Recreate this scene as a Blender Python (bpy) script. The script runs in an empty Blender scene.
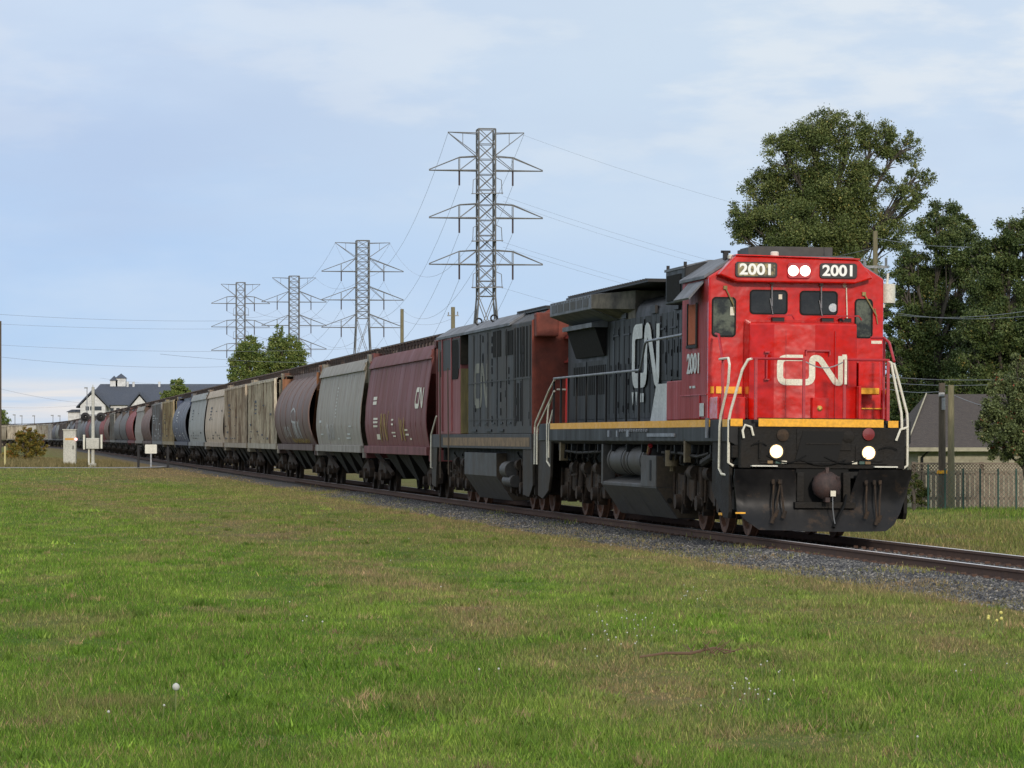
import bpy, math, random
import numpy as np
from mathutils import Vector, Matrix, noise
R = math.radians
rng = np.random.default_rng(7)
random.seed(7)
sc = bpy.context.scene
col = sc.collection
# ------------------------------------------------------------------ camera
F = 3780.0                     # focal length in pixels of a 1024 wide picture
RT = 0.25                      # rail top above the grass
EYE = RT + 1.64
cam = bpy.data.cameras.new('camera'); camo = bpy.data.objects.new('camera', cam); col.objects.link(camo)
cam.sensor_width = 36; cam.lens = F/1024*36; cam.clip_end = 9000; cam.clip_start = 1
camo.location = (0, 0, EYE)
camo.rotation_euler = (R(90) + math.atan(53.5/F), 0, 0)
sc.camera = camo
# ------------------------------------------------------------------ world
SUN_EL, SUN_AZ = 16.0, 9.0    # the sun stands low behind the photographer, a little to the right
w = bpy.data.worlds.new('World'); sc.world = w; w.use_nodes = True
nt = w.node_tree; N = nt.nodes; L = nt.links; N.clear()
out = N.new('ShaderNodeOutputWorld'); bg = N.new('ShaderNodeBackground'); bg2 = N.new('ShaderNodeBackground')
sky = N.new('ShaderNodeTexSky'); sky.sky_type = 'NISHITA'; sky.sun_disc = False
sky.sun_elevation = R(SUN_EL); sky.sun_rotation = R(180 - SUN_AZ)
bg.inputs['Strength'].default_value = 0.06
L.new(sky.outputs[0], bg.inputs['Color'])
tc = N.new('ShaderNodeTexCoord'); sep = N.new('ShaderNodeSeparateXYZ'); L.new(tc.outputs['Generated'], sep.inputs[0])
def ramp(nodes, stops, interp='LINEAR'):
    stops = sorted(stops, key=lambda q: q[0])
    r = nodes.new('ShaderNodeValToRGB'); r.color_ramp.interpolation = interp
    els = r.color_ramp.elements
    while len(els) < len(stops): els.new(0.5)
    for e, (p, c) in zip(els, stops):
        e.position = p; e.color = (*c, 1) if len(c) == 3 else c
    return r
def mathn(nodes, links, op, a, b=None, c=None):
    m = nodes.new('ShaderNodeMath'); m.operation = op
    for i, v in enumerate((a, b, c)):
        if v is None: continue
        if isinstance(v, (int, float)): m.inputs[i].default_value = v
        else: links.new(v, m.inputs[i])
    return m.outputs[0]
# overcast veil by elevation (sine of elevation 0..0.12 fills the picture)
sq = mathn(N, L, 'POWER', mathn(N, L, 'MAXIMUM', sep.outputs[2], 0.0), 0.5)
base = ramp(N, [(0.0, (.70, .78, .86)), (0.08, (.56, .74, .91)), (0.16, (.455, .65, .92)), (0.22, (.445, .625, .91)),
                (0.29, (.49, .63, .87)), (0.35, (.59, .69, .86)), (0.50, (.74, .80, .90)), (0.75, (1.15, 1.18, 1.2)), (1.0, (1.3, 1.32, 1.35))])
L.new(sq, base.inputs[0])
def cloud(sx, sz, scale, lo, hi, seed, detail=6.0):
    mp = N.new('ShaderNodeMapping'); mp.inputs['Scale'].default_value = (sx, sx, sz); mp.inputs['Location'].default_value = (seed, seed*2.3, seed*.7)
    mp.inputs['Rotation'].default_value = (0, R(4), 0)
    L.new(tc.outputs['Generated'], mp.inputs[0])
    n = N.new('ShaderNodeTexNoise'); n.inputs['Scale'].default_value = scale; n.inputs['Detail'].default_value = detail
    n.inputs['Roughness'].default_value = .55
    L.new(mp.outputs[0], n.inputs['Vector'])
    r = ramp(N, [(lo, (0, 0, 0)), (hi, (1, 1, 1))], 'EASE'); L.new(n.outputs[0], r.inputs[0])
    return r.outputs[0]
def mixc(nodes, links, fac, a, b, blend='MIX'):
    m = nodes.new('ShaderNodeMix'); m.data_type = 'RGBA'; m.blend_type = blend
    for i, v in ((0, fac), (6, a), (7, b)):
        if isinstance(v, (int, float)): m.inputs[i].default_value = v
        elif isinstance(v, tuple): m.inputs[i].default_value = (*v, 1)
        else: links.new(v, m.inputs[i])
    return m.outputs[2]
c = base.outputs[0]
soft = cloud(3, 9, 2.2, .42, .66, 3.1)
c = mixc(N, L, mathn(N, L, 'MULTIPLY', soft, .6), c, (.62, .74, .92))
grey = cloud(2.5, 8, 3.1, .45, .7, 8.4)
c = mixc(N, L, mathn(N, L, 'MULTIPLY', grey, .5), c, (.46, .57, .80))
# white streaks higher up, mostly to the right
hi_ = cloud(5, 17, 3.2, .46, .62, 5.0, 8.0)
gate = ramp(N, [(.05, (0, 0, 0)), (.095, (1, 1, 1))]); L.new(sep.outputs[2], gate.inputs[0])
gx = ramp(N, [(.42, (.25, .25, .25)), (.56, (1, 1, 1))]); L.new(mathn(N, L, 'ADD', sep.outputs[0], .5), gx.inputs[0])
m1 = mathn(N, L, 'MULTIPLY', mathn(N, L, 'MULTIPLY', hi_, gate.outputs[0]), gx.outputs[0])
c = mixc(N, L, mathn(N, L, 'MULTIPLY', m1, .8), c, (.86, .87, .90))
veil = cloud(2, 7, 1.6, .30, .62, 11.0, 4.0)
gv = ramp(N, [(.40, (0, 0, 0)), (.53, (1, 1, 1)), (.62, (.7, .7, .7))]); L.new(mathn(N, L, 'ADD', sep.outputs[0], .5), gv.inputs[0])
gv2 = ramp(N, [(.015, (0, 0, 0)), (.06, (.9, .9, .9)), (.12, (1, 1, 1))]); L.new(sep.outputs[2], gv2.inputs[0])
m3 = mathn(N, L, 'MULTIPLY', mathn(N, L, 'MULTIPLY', mathn(N, L, 'MULTIPLY_ADD', veil, .6, .4), gv.outputs[0]), gv2.outputs[0])
c = mixc(N, L, mathn(N, L, 'MULTIPLY', m3, .62), c, (.66, .77, .88))
# thin cream bank low on the left
low = cloud(4, 60, 2.0, .40, .58, 1.3)
band = ramp(N, [(.0, (0, 0, 0)), (.004, (.4, .4, .4)), (.0085, (1, 1, 1)), (.0125, (1, 1, 1)), (.0165, (0, 0, 0))]); L.new(sep.outputs[2], band.inputs[0])
gl = ramp(N, [(.385, (1, 1, 1)), (.425, (0, 0, 0))]); L.new(mathn(N, L, 'ADD', sep.outputs[0], .5), gl.inputs[0])
m2 = mathn(N, L, 'MULTIPLY', mathn(N, L, 'MULTIPLY', low, band.outputs[0]), gl.outputs[0])
c = mixc(N, L, mathn(N, L, 'MULTIPLY', m2, .8), c, (.95, .86, .78))
L.new(c, bg2.inputs['Color']); bg2.inputs['Strength'].default_value = 1.0
mx = N.new('ShaderNodeMixShader'); mx.inputs[0].default_value = .9
L.new(bg.outputs[0], mx.inputs[1]); L.new(bg2.outputs[0], mx.inputs[2]); L.new(mx.outputs[0], out.inputs['Surface'])
# ------------------------------------------------------------------ sun
sd = bpy.data.lights.new('sun', 'SUN'); sd.energy = 1.9; sd.angle = R(4); sd.color = (1, .90, .78)
so = bpy.data.objects.new('sun', sd); col.objects.link(so)
so.rotation_euler = (R(90 - SUN_EL), 0, R(SUN_AZ))
sc.view_settings.view_transform = 'Standard'; sc.view_settings.look = 'None'
sc.view_settings.exposure = 0.08; sc.view_settings.gamma = 1.0
sc.render.resolution_x = 1024; sc.render.resolution_y = 768

# ------------------------------------------------------------------ helpers
def tag(o, label=None, cat=None, group=None, kind=None):
    if label: o['label'] = label
    if cat: o['category'] = cat
    if group: o['group'] = group
    if kind: o['kind'] = kind
    return o
def empty(name, loc=(0, 0, 0), rz=0):
    o = bpy.data.objects.new(name, None); col.objects.link(o); o.location = loc; o.rotation_euler = (0, 0, rz)
    o.empty_display_size = .2
    return o
def P(px, py, Z):
    return Vector(((px-512)/F*Z, Z, EYE + (437.5-py)/F*Z))
NOSPLIT = {'hood_fitting', 'stencil', 'hood_lettering', 'cowl_seam', 'numerals', 'railway_logo', 'graffiti', 'yellow_graffiti', 'board', 'lattice', 'wire_mesh', 'bracing', 'sleepers', 'rail_spikes', 'nose_fitting', 'side_post', 'weld_seam', 'body_hoop', 'running_board', 'leg', 'crossarm', 'earth_wire_arm', 'plate_rib', 'tank_seam', 'slope_sheet', 'sill_fitting', 'radiator_panel', 'sill', 'twig', 'axle', 'wall', 'roof'}
class MB:
    def __init__(s): s.v = []; s.f = []
    def add(s, v, f):
        o = len(s.v); s.v += [tuple(p) for p in v]; s.f += [tuple(i+o for i in q) for q in f]; return s
    def box(s, x0, x1, y0, y1, z0, z1):
        v = [(x, y, z) for x in (x0, x1) for y in (y0, y1) for z in (z0, z1)]
        return s.add(v, [(0, 1, 3, 2), (4, 6, 7, 5), (0, 4, 5, 1), (2, 3, 7, 6), (0, 2, 6, 4), (1, 5, 7, 3)])
    def prism(s, prof, axis, lo, hi):           # axis 'y': prof=(x,z)  'x': prof=(y,z)  'z': prof=(x,y)
        n = len(prof); v = []
        for h in (lo, hi):
            for a, b in prof:
                v.append((a, h, b) if axis == 'y' else (h, a, b) if axis == 'x' else (a, b, h))
        f = [tuple(range(n)), tuple(range(2*n-1, n-1, -1))]
        f += [(i, n+i, n+(i+1) % n, (i+1) % n) for i in range(n)]
        return s.add(v, f)
    def loft(s, rings, cap=True):
        n = len(rings[0]); v = [p for r in rings for p in r]; f = []
        for k in range(len(rings)-1):
            for i in range(n):
                j = (i+1) % n; f.append((k*n+i, k*n+j, (k+1)*n+j, (k+1)*n+i))
        if cap: f += [tuple(range(n-1, -1, -1)), tuple((len(rings)-1)*n+i for i in range(n))]
        return s.add(v, f)
    def cyl(s, p0, p1, r0, r1=None, n=12, cap=True):
        r1 = r0 if r1 is None else r1
        p0 = Vector(p0); p1 = Vector(p1); d = (p1-p0).normalized()
        u = d.orthogonal().normalized(); w_ = d.cross(u)
        rg = []
        for p, r in ((p0, r0), (p1, r1)):
            rg.append([p + (u*math.cos(2*math.pi*i/n) + w_*math.sin(2*math.pi*i/n))*r for i in range(n)])
        return s.loft(rg, cap)
    def tube(s, pts, r, n=6):
        pts = [Vector(p) for p in pts]; rg = []; u = None
        for i, p in enumerate(pts):
            d = (pts[min(i+1, len(pts)-1)] - pts[max(i-1, 0)]).normalized()
            u = d.orthogonal().normalized() if u is None else (u - d*u.dot(d)).normalized()
            w_ = d.cross(u); rr = r[i] if isinstance(r, (list, tuple)) else r
            rg.append([p + (u*math.cos(2*math.pi*k/n+.5) + w_*math.sin(2*math.pi*k/n+.5))*rr for k in range(n)])
        return s.loft(rg)
    def disc_lathe(s, c, axis, prof, n=24):       # prof: (r, h) pairs along axis
        c = Vector(c); d = Vector(axis).normalized(); u = d.orthogonal().normalized(); w_ = d.cross(u)
        rg = [[c + d*h + (u*math.cos(2*math.pi*i/n) + w_*math.sin(2*math.pi*i/n))*max(r, 1e-4) for i in range(n)] for r, h in prof]
        return s.loft(rg)
    def clusters(s, margin=.04):
        par = list(range(len(s.v)))
        def fd(a):
            while par[a] != a: par[a] = par[par[a]]; a = par[a]
            return a
        for f in s.f:
            r = fd(f[0])
            for i in f[1:]: par[fd(i)] = r
        isl = {}
        for i in range(len(s.v)): isl.setdefault(fd(i), []).append(i)
        bb = []
        for k, ids in isl.items():
            a = np.array([s.v[i] for i in ids]); bb.append([a.min(0)-margin/2, a.max(0)+margin/2, [k]])
        ch = True
        while ch:
            ch = False; o = []
            for b in bb:
                for q in o:
                    if (b[0] <= q[1]).all() and (b[1] >= q[0]).all():
                        q[0] = np.minimum(q[0], b[0]); q[1] = np.maximum(q[1], b[1]); q[2] += b[2]; ch = True; break
                else: o.append(b)
            bb = o
        root = {}
        for n_, b in enumerate(bb):
            for k in b[2]: root[k] = n_
        return [root[fd(i)] for i in range(len(s.v))], len(bb)
    def build(s, name, m, parent=None, smooth=False, bevel=0, label=None):
        if name not in NOSPLIT and len(s.v) < 3000 and len(s.v) > 8:
            cl, n_ = s.clusters()
            if 2 <= n_ <= 12:
                first = None
                for k in range(n_):
                    q = MB(); mp = {}
                    for i, c_ in enumerate(cl):
                        if c_ == k: mp[i] = len(q.v); q.v.append(s.v[i])
                    q.f = [tuple(mp[i] for i in f) for f in s.f if cl[f[0]] == k]
                    o = q.build1(name, m, parent, smooth, bevel, label); first = first or o
                return first
        return s.build1(name, m, parent, smooth, bevel, label)
    def build1(s, name, m, parent=None, smooth=False, bevel=0, label=None):
        me = bpy.data.meshes.new(name); me.from_pydata(s.v, [], s.f); me.update()
        import bmesh
        bm = bmesh.new(); bm.from_mesh(me); bmesh.ops.recalc_face_normals(bm, faces=bm.faces); bm.to_mesh(me); bm.free()
        if smooth:
            me.polygons.foreach_set('use_smooth', [True]*len(me.polygons))
            me.set_sharp_from_angle(angle=R(38))
        me.materials.append(m)
        o = bpy.data.objects.new(name, me); col.objects.link(o)
        if parent: o.parent = parent
        if bevel:
            b = o.modifiers.new('bevel', 'BEVEL'); b.width = bevel; b.segments = 2; b.limit_method = 'ANGLE'; b.angle_limit = R(40)
        if label: o['label'] = label
        return o
def rrect(x0, x1, z0, z1, r=.05, n=4):
    pts = []
    for cx, cz, a0 in ((x1-r, z1-r, 0), (x0+r, z1-r, 90), (x0+r, z0+r, 180), (x1-r, z0+r, 270)):
        for i in range(n+1):
            a = R(a0 + 90*i/n); pts.append((cx+r*math.cos(a), cz+r*math.sin(a)))
    return pts
def roundpoly(pts, r, n=5):
    pts = [Vector(p) for p in pts]; o = [pts[0]]
    for i in range(1, len(pts)-1):
        a, b, c_ = pts[i-1], pts[i], pts[i+1]
        d0 = (a-b); d1 = (c_-b); rr = min(r, d0.length*.48, d1.length*.48)
        p0 = b + d0.normalized()*rr; p1 = b + d1.normalized()*rr
        for k in range(n+1):
            t = k/n; o.append(p0*(1-t)**2 + b*2*t*(1-t) + p1*t*t)
    o.append(pts[-1]); return o
def stroke2d(pts, wd, maxseg=None):
    pts = [Vector(p) for p in pts]
    if maxseg:
        q = [pts[0]]
        for a, b in zip(pts, pts[1:]):
            k = max(1, int((b-a).length/maxseg))
            for i in range(1, k+1): q.append(a.lerp(b, i/k))
        pts = q
    L_, R_ = [], []
    for i, p in enumerate(pts):
        a = pts[max(i-1, 0)]; b = pts[min(i+1, len(pts)-1)]
        d = (b-a).normalized(); nn = Vector((-d.y, d.x))
        k = 1.0
        if 0 < i < len(pts)-1:
            d1 = (p-a).normalized(); k = 1/max(.5, abs(Vector((-d1.y, d1.x)).dot(nn)))
        L_.append(p + nn*wd/2*k); R_.append(p - nn*wd/2*k)
    return L_, R_
def add_stroke(mb, pts, wd, fn, th=.006, maxseg=None):     # fn(u, v, lift) -> 3-D point
    A, B = stroke2d(pts, wd, maxseg); n = len(A)
    rg = [[fn(a.x, a.y, th), fn(b.x, b.y, th), fn(b.x, b.y, 0), fn(a.x, a.y, 0)] for a, b in zip(A, B)]
    mb.loft(rg)
CNPTS = roundpoly([(.86, .9), (.1, .9), (.1, .1), (1.17, .1), (1.17, .9), (1.42, .9), (2.02, .1), (2.2, .1), (2.2, .98)], .22)
def cn_logo(mb, fn, wd=.2, maxseg=None):
    add_stroke(mb, CNPTS, wd, fn, maxseg=maxseg)
def text_mesh(s, size, depth, name, m, parent, M4, label=None, stretch=1.0):
    cu = bpy.data.curves.new(name, 'FONT'); cu.body = s; cu.size = size; cu.extrude = depth; cu.align_x = 'CENTER'; cu.align_y = 'CENTER'
    cu.offset = size*.03
    t = bpy.data.objects.new('tmp', cu); col.objects.link(t)
    bpy.context.view_layer.update()
    me = bpy.data.meshes.new_from_object(t.evaluated_get(bpy.context.evaluated_depsgraph_get()))
    bpy.data.objects.remove(t)
    me.transform(M4 @ Matrix.Diagonal((stretch, 1, 1, 1))); me.materials.clear(); me.materials.append(m)
    o = bpy.data.objects.new(name, me); col.objects.link(o); o.parent = parent
    if label: o['label'] = label
    return o
FRONT = Matrix(((1, 0, 0, 0), (0, 0, -1, 0), (0, 1, 0, 0), (0, 0, 0, 1)))      # text x->x, y->z, facing -y
SIDE = Matrix(((0, 0, -1, 0), (-1, 0, 0, 0), (0, 1, 0, 0), (0, 0, 0, 1)))      # facing -x, reading towards -y

# ------------------------------------------------------------------ materials
MATS = {}
def mat(name, c1, c2=None, rough=.5, metal=0., scale=4., amount=.5, streak=False, bump=0., bscale=20., objcol=False, c3=None, coat=0., spec=.5, contrast=(.35, .65), tint=None, rough2=None):
    m = bpy.data.materials.new(name); m.use_nodes = True; n = m.node_tree.nodes; l = m.node_tree.links
    b = n['Principled BSDF']; b.inputs['Roughness'].default_value = rough; b.inputs['Metallic'].default_value = metal
    b.inputs['Specular IOR Level'].default_value = spec
    if coat: b.inputs['Coat Weight'].default_value = coat; b.inputs['Coat Roughness'].default_value = .12
    t = n.new('ShaderNodeTexCoord'); mp = n.new('ShaderNodeMapping'); l.new(t.outputs['Object'], mp.inputs[0])
    oi = n.new('ShaderNodeObjectInfo')
    ad = n.new('ShaderNodeVectorMath'); ad.operation = 'ADD'; l.new(mp.outputs[0], ad.inputs[0])
    ml = n.new('ShaderNodeMath'); ml.operation = 'MULTIPLY'; ml.inputs[1].default_value = 50; l.new(oi.outputs['Random'], ml.inputs[0])
    l.new(ml.outputs[0], ad.inputs[1])
    if streak: mp.inputs['Scale'].default_value = (1.6, 1.6, .22)
    ns = n.new('ShaderNodeTexNoise'); ns.inputs['Scale'].default_value = scale; ns.inputs['Detail'].default_value = 7; ns.inputs['Roughness'].default_value = .62
    l.new(ad.outputs[0], ns.inputs['Vector'])
    rp = ramp(n, [(contrast[0], (0, 0, 0)), (contrast[1], (1, 1, 1))]); l.new(ns.outputs[0], rp.inputs[0])
    base = oi.outputs['Color'] if objcol else tuple(c1)
    cc = base
    if c2 is not None:
        fac = mathn(n, l, 'MULTIPLY', rp.outputs[0], amount)
        cc = mixc(n, l, fac, base, tuple(c2))
        # fine grain variation of tone
        n2 = n.new('ShaderNodeTexNoise'); n2.inputs['Scale'].default_value = scale*7; n2.inputs['Detail'].default_value = 5; l.new(ad.outputs[0], n2.inputs['Vector'])
        r2 = ramp(n, [(.3, (.8, .8, .8)), (.7, (1.15, 1.15, 1.15))]); l.new(n2.outputs[0], r2.inputs[0])
        cc = mixc(n, l, 1.0, cc, r2.outputs[0], 'MULTIPLY')
        if c3 is not None:
            n3 = n.new('ShaderNodeTexNoise'); n3.inputs['Scale'].default_value = scale*2.3; n3.inputs['Detail'].default_value = 9; n3.inputs['Roughness'].default_value = .7
            l.new(ad.outputs[0], n3.inputs['Vector'])
            r3 = ramp(n, [(.56, (0, 0, 0)), (.66, (1, 1, 1))]); l.new(n3.outputs[0], r3.inputs[0])
            cc = mixc(n, l, mathn(n, l, 'MULTIPLY', r3.outputs[0], .8), cc, tuple(c3))
        r4 = mathn(n, l, 'MULTIPLY_ADD', rp.outputs[0], (rough2 if rough2 is not None else min(1, rough+.2))-rough, rough)
        l.new(r4, b.inputs['Roughness'])
    if isinstance(cc, tuple): b.inputs['Base Color'].default_value = (*cc, 1)
    else: l.new(cc, b.inputs['Base Color'])
    if bump:
        nb = n.new('ShaderNodeTexNoise'); nb.inputs['Scale'].default_value = bscale; nb.inputs['Detail'].default_value = 3; l.new(t.outputs['Object'], nb.inputs['Vector'])
        bp = n.new('ShaderNodeBump'); bp.inputs['Strength'].default_value = 1; bp.inputs['Distance'].default_value = bump
        l.new(nb.outputs[0], bp.inputs['Height']); l.new(bp.outputs[0], b.inputs['Normal'])
    MATS[name] = m; return m
def emis(name, colr, st):
    m = bpy.data.materials.new(name); m.use_nodes = True; n = m.node_tree.nodes
    b = n['Principled BSDF']; b.inputs['Base Color'].default_value = (*colr, 1)
    b.inputs['Emission Color'].default_value = (*colr, 1); b.inputs['Emission Strength'].default_value = st
    return m
M_red = mat('gloss red paint', (.60, .009, .004), (.44, .007, .004), rough=.16, scale=1.0, amount=.5, bump=.026, bscale=1.7, rough2=.28, spec=.55)
M_redd = mat('streaked red paint with side shade', (.33, .010, .010), (.20, .020, .018), spec=.35, rough=.45, scale=1.6, amount=.6, streak=True, bump=.01, bscale=3)  # darker copy of the red: side face shade painted in, plus weathering streaks
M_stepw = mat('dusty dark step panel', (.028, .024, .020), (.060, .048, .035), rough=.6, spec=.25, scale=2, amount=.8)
M_redpipe = mat('red railing paint', (.42, .010, .02), (.25, .01, .02), rough=.35, scale=8, amount=.4)
M_black = mat('black loco paint', (.007, .008, .010), (.020, .021, .021), spec=.28, rough=.45, scale=1.2, amount=.6, streak=True, bump=.006, bscale=3)
M_under = mat('dusty underframe', (.010, .0095, .009), (.028, .023, .018), spec=.25, rough=.65, scale=3, amount=.7, bump=.01)
M_tank = mat('grey fuel tank paint', (.050, .050, .052), (.085, .072, .055), rough=.5, spec=.35, scale=1.4, amount=.6)
M_truck = mat('brown dusty truck steel', (.022, .018, .015), (.075, .048, .030), spec=.3, rough=.75, scale=5, amount=.8, bump=.01)
M_brown = mat('rusty coupler', (.050, .022, .016), (.025, .018, .018), spec=.6, rough=.6, scale=9, amount=.8, bump=.004)
M_wheel = mat('rusty wheel steel', (.17, .065, .028), (.06, .035, .022), rough=.6, scale=6, amount=.8)
M_yellow = mat('yellow stripe paint', (.86, .41, .008), (.70, .33, .015), rough=.4, scale=3, amount=.35)
M_white = mat('white paint', (.74, .72, .62), (.55, .52, .44), rough=.45, scale=5, amount=.5)
M_cream = mat('cream letter paint', (.76, .72, .58), (.62, .55, .42), rough=.4, scale=6, amount=.5)
M_creamh = mat('soft white logo', (.62, .64, .62), (.40, .42, .42), rough=.5, scale=3, amount=.6)
M_rail_w = mat('white handrail', (.78, .75, .63), (.55, .5, .38), rough=.4, scale=8, amount=.5)
M_hr = mat('grey handrail', (.20, .22, .26), (.10, .10, .10), rough=.35, scale=8, amount=.6)
M_glass = mat('dark cab glass', (.006, .008, .008), (.022, .026, .024), rough=.04, scale=3.5, amount=.9, rough2=.06)
M_glass2 = mat('green tinted cab glass', (.014, .018, .013), (.10, .115, .08), rough=.06, scale=5, amount=1., rough2=.08, contrast=(.45, .6))
M_rubber = mat('black rubber', (.005, .005, .005), rough=.6, spec=.2)
M_grille = mat('radiator grille', (.006, .006, .006), (.018, .016, .014), rough=.8, spec=.2, scale=14, amount=.7)
M_roof = mat('grey roof paint', (.13, .14, .16), (.08, .08, .085), rough=.5, scale=2, amount=.6)
M_soot = mat('sooty tan exhaust stain', (.16, .14, .105), (.02, .018, .017), rough=.7, scale=1.3, amount=.95)
M_orange = mat('orange fabric blind', (.42, .10, .035), (.36, .085, .03), rough=.8, scale=10, amount=.4)
M_loco2 = mat('faded charcoal cowl paint', (.036, .038, .043), (.085, .080, .074), spec=.28, rough=.55, scale=1.1, amount=.7, streak=True, c3=(.10, .085, .075))
M_pink = mat('faded pinkish red paint', (.27, .075, .078), (.17, .055, .055), rough=.55, scale=2, amount=.6, streak=True)
M_rust = mat('rust red end paint', (.23, .038, .018), (.075, .020, .013), rough=.6, scale=.9, amount=.9, bump=.005)
M_tanp = mat('tan dirty panel', (.40, .31, .10), (.13, .11, .07), rough=.6, scale=2, amount=.7, streak=True)
M_ostripe = mat('faded orange stripe', (.25, .15, .06), (.12, .09, .06), rough=.6, scale=3, amount=.8)
M_lamp = emis('lit lamp glass', (1, .92, .76), 3.2); M_glow = emis('lit reflector bowl', (1, .66, .30), 1.3)
M_lampw = emis('lit warm number board', (1, .78, .42), .9)
M_boardblk = mat('black number board', (.01, .01, .011), rough=.3)
M_numw = mat('crisp white numerals', (.85, .85, .80), rough=.4)
M_redlens = mat('red lens disc', (.17, .008, .010), rough=.25, coat=.5)
M_steel = mat('galvanised steel', (.30, .31, .32), (.20, .21, .22), rough=.5, metal=.3, scale=6, amount=.6)
M_tower = mat('weathered lattice steel', (.16, .165, .17), (.24, .23, .21), rough=.6, metal=.2, scale=.6, amount=.6)
M_insul = mat('brown insulator', (.05, .03, .03), rough=.3)
M_wire = mat('aluminium wire', (.26, .28, .32), rough=.5, metal=.3)
M_railside = mat('rusty rail steel', (.085, .050, .038), (.14, .085, .060), spec=.3, rough=.8, scale=4, amount=.7)
M_railtop = mat('polished rail head', (.8, .8, .8), rough=.5, metal=.9)
M_tie = mat('creosoted tie', (.045, .036, .03), (.09, .075, .06), rough=.9, scale=6, amount=.7, bump=.01)
M_wood = mat('weathered pole wood', (.11, .088, .065), (.07, .058, .045), rough=.9, scale=3, amount=.7, streak=True)
M_woodl = mat('new pale pole wood', (.21, .185, .11), (.15, .13, .08), rough=.9, scale=3, amount=.7, streak=True)
M_fence = mat('weathered fence boards', (.25, .195, .145), (.15, .12, .09), rough=.9, scale=5, amount=.8)
M_siding = mat('cream siding', (.36, .33, .24), (.30, .27, .2), rough=.7, scale=1, amount=.5)
M_shingle = mat('grey shingles', (.052, .042, .038), (.085, .070, .060), rough=.9, scale=9, amount=.8, bump=.02)
M_hroof = mat('slate blue roof', (.060, .072, .098), (.085, .095, .115), rough=.8, scale=.6, amount=.6)
M_hwall = mat('white hotel wall', (.66, .66, .64), (.55, .55, .53), rough=.7, scale=.3, amount=.5)
M_hwin = mat('dark window', (.04, .05, .06), rough=.15)
M_cabinet = mat('pale grey cabinet', (.50, .49, .43), (.42, .41, .36), rough=.5, scale=2, amount=.5)
M_green = mat('green fence post', (.02, .07, .055), rough=.5)
M_blackp = mat('matte black', (.007, .007, .009), rough=.5, spec=.3)
M_conc = mat('concrete', (.32, .31, .28), (.22, .21, .19), rough=.9, scale=2, amount=.7)
M_hopper = mat('weathered hopper paint', (1, 1, 1), (.10, .075, .055), rough=.55, scale=.7, amount=.20, streak=True, objcol=True, c3=(.15, .075, .045))
M_hopper_rib = mat('rust streaked ribbed hopper paint', (1, 1, 1), (.13, .075, .045), rough=.6, scale=2.6, amount=.75, streak=True, objcol=True, c3=(.16, .075, .04), contrast=(.45, .62))
M_hopper_end = mat('hopper end paint', (1, 1, 1), (.06, .04, .03), rough=.6, scale=2, amount=.5, streak=True, objcol=True)
M_walk = mat('running board', (.07, .06, .055), (.14, .09, .07), rough=.7, scale=3, amount=.7)
M_graf = mat('silver graffiti paint', (.50, .51, .50), (.30, .28, .28), rough=.5, scale=5, amount=.6)
M_grafy = mat('yellow graffiti paint', (.38, .26, .05), (.28, .2, .07), rough=.6, scale=5, amount=.7)

# ------------------------------------------------------------------ track centre line (x, y on the ground)
CP = [(16.2, -6), (9.95, 30), (7.05, 46.8), (5.03, 60.8), (1.92, 82), (-.47, 98.3), (-3.2, 118), (-6.2, 140), (-10.34, 170), (-21.2, 250),
      (-38.8, 380), (-55, 500), (-71.6, 620), (-84, 700), (-93.5, 750), (-104, 782), (-120, 803), (-142, 812), (-190, 815)]
cp = np.array(CP); seg = np.hypot(*np.diff(cp, axis=0).T); cs = np.concatenate([[0], np.cumsum(seg)])
S = np.arange(0, cs[-1], .5); TX = np.interp(S, cs, cp[:, 0]); TY = np.interp(S, cs, cp[:, 1])
def smooth(a, k):
    p = np.pad(a, k, mode='reflect', reflect_type='odd'); return np.convolve(p, np.ones(2*k+1)/(2*k+1), 'valid')
for _ in range(2): TX = smooth(TX, 14); TY = smooth(TY, 14)
AL = np.concatenate([[0], np.cumsum(np.hypot(np.diff(TX), np.diff(TY)))])
def trk(s): return Vector((float(np.interp(s, AL, TX)), float(np.interp(s, AL, TY)), 0))
def s_at_y(y): return float(np.interp(y, TY[:int(len(TY)*.95)], AL[:int(len(TY)*.95)]))
tdx = np.gradient(TX); tdy = np.gradient(TY); tl = np.hypot(tdx, tdy); tdx /= tl; tdy /= tl
def woff(x, y):                # signed lateral offset from the track, valid for y up to about 700
    cx = np.interp(y, TY, TX); sl = np.interp(y, TY, tdy)
    return (x-cx)*sl
def sweep(offs, name, m, s0=0, s1=None, step=4, parent=None, kind='structure', zf=None):
    # offs: list of (lateral, z); an open cross-section sheet along the line
    idx = [i for i in range(0, len(AL), step) if AL[i] >= s0 and (s1 is None or AL[i] <= s1)]
    v = []; f = []; n = len(offs)
    for i in idx:
        for o, z in offs:
            v.append((TX[i]+tdy[i]*o, TY[i]-tdx[i]*o, z))
    for k in range(len(idx)-1):
        for j in range(n-1):
            f.append((k*n+j, k*n+j+1, (k+1)*n+j+1, (k+1)*n+j))
    me = bpy.data.meshes.new(name); me.from_pydata(v, [], f); me.materials.append(m); me.update()
    o = bpy.data.objects.new(name, me); col.objects.link(o)
    if parent: o.parent = parent
    if kind: o['kind'] = kind
    return o

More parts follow.
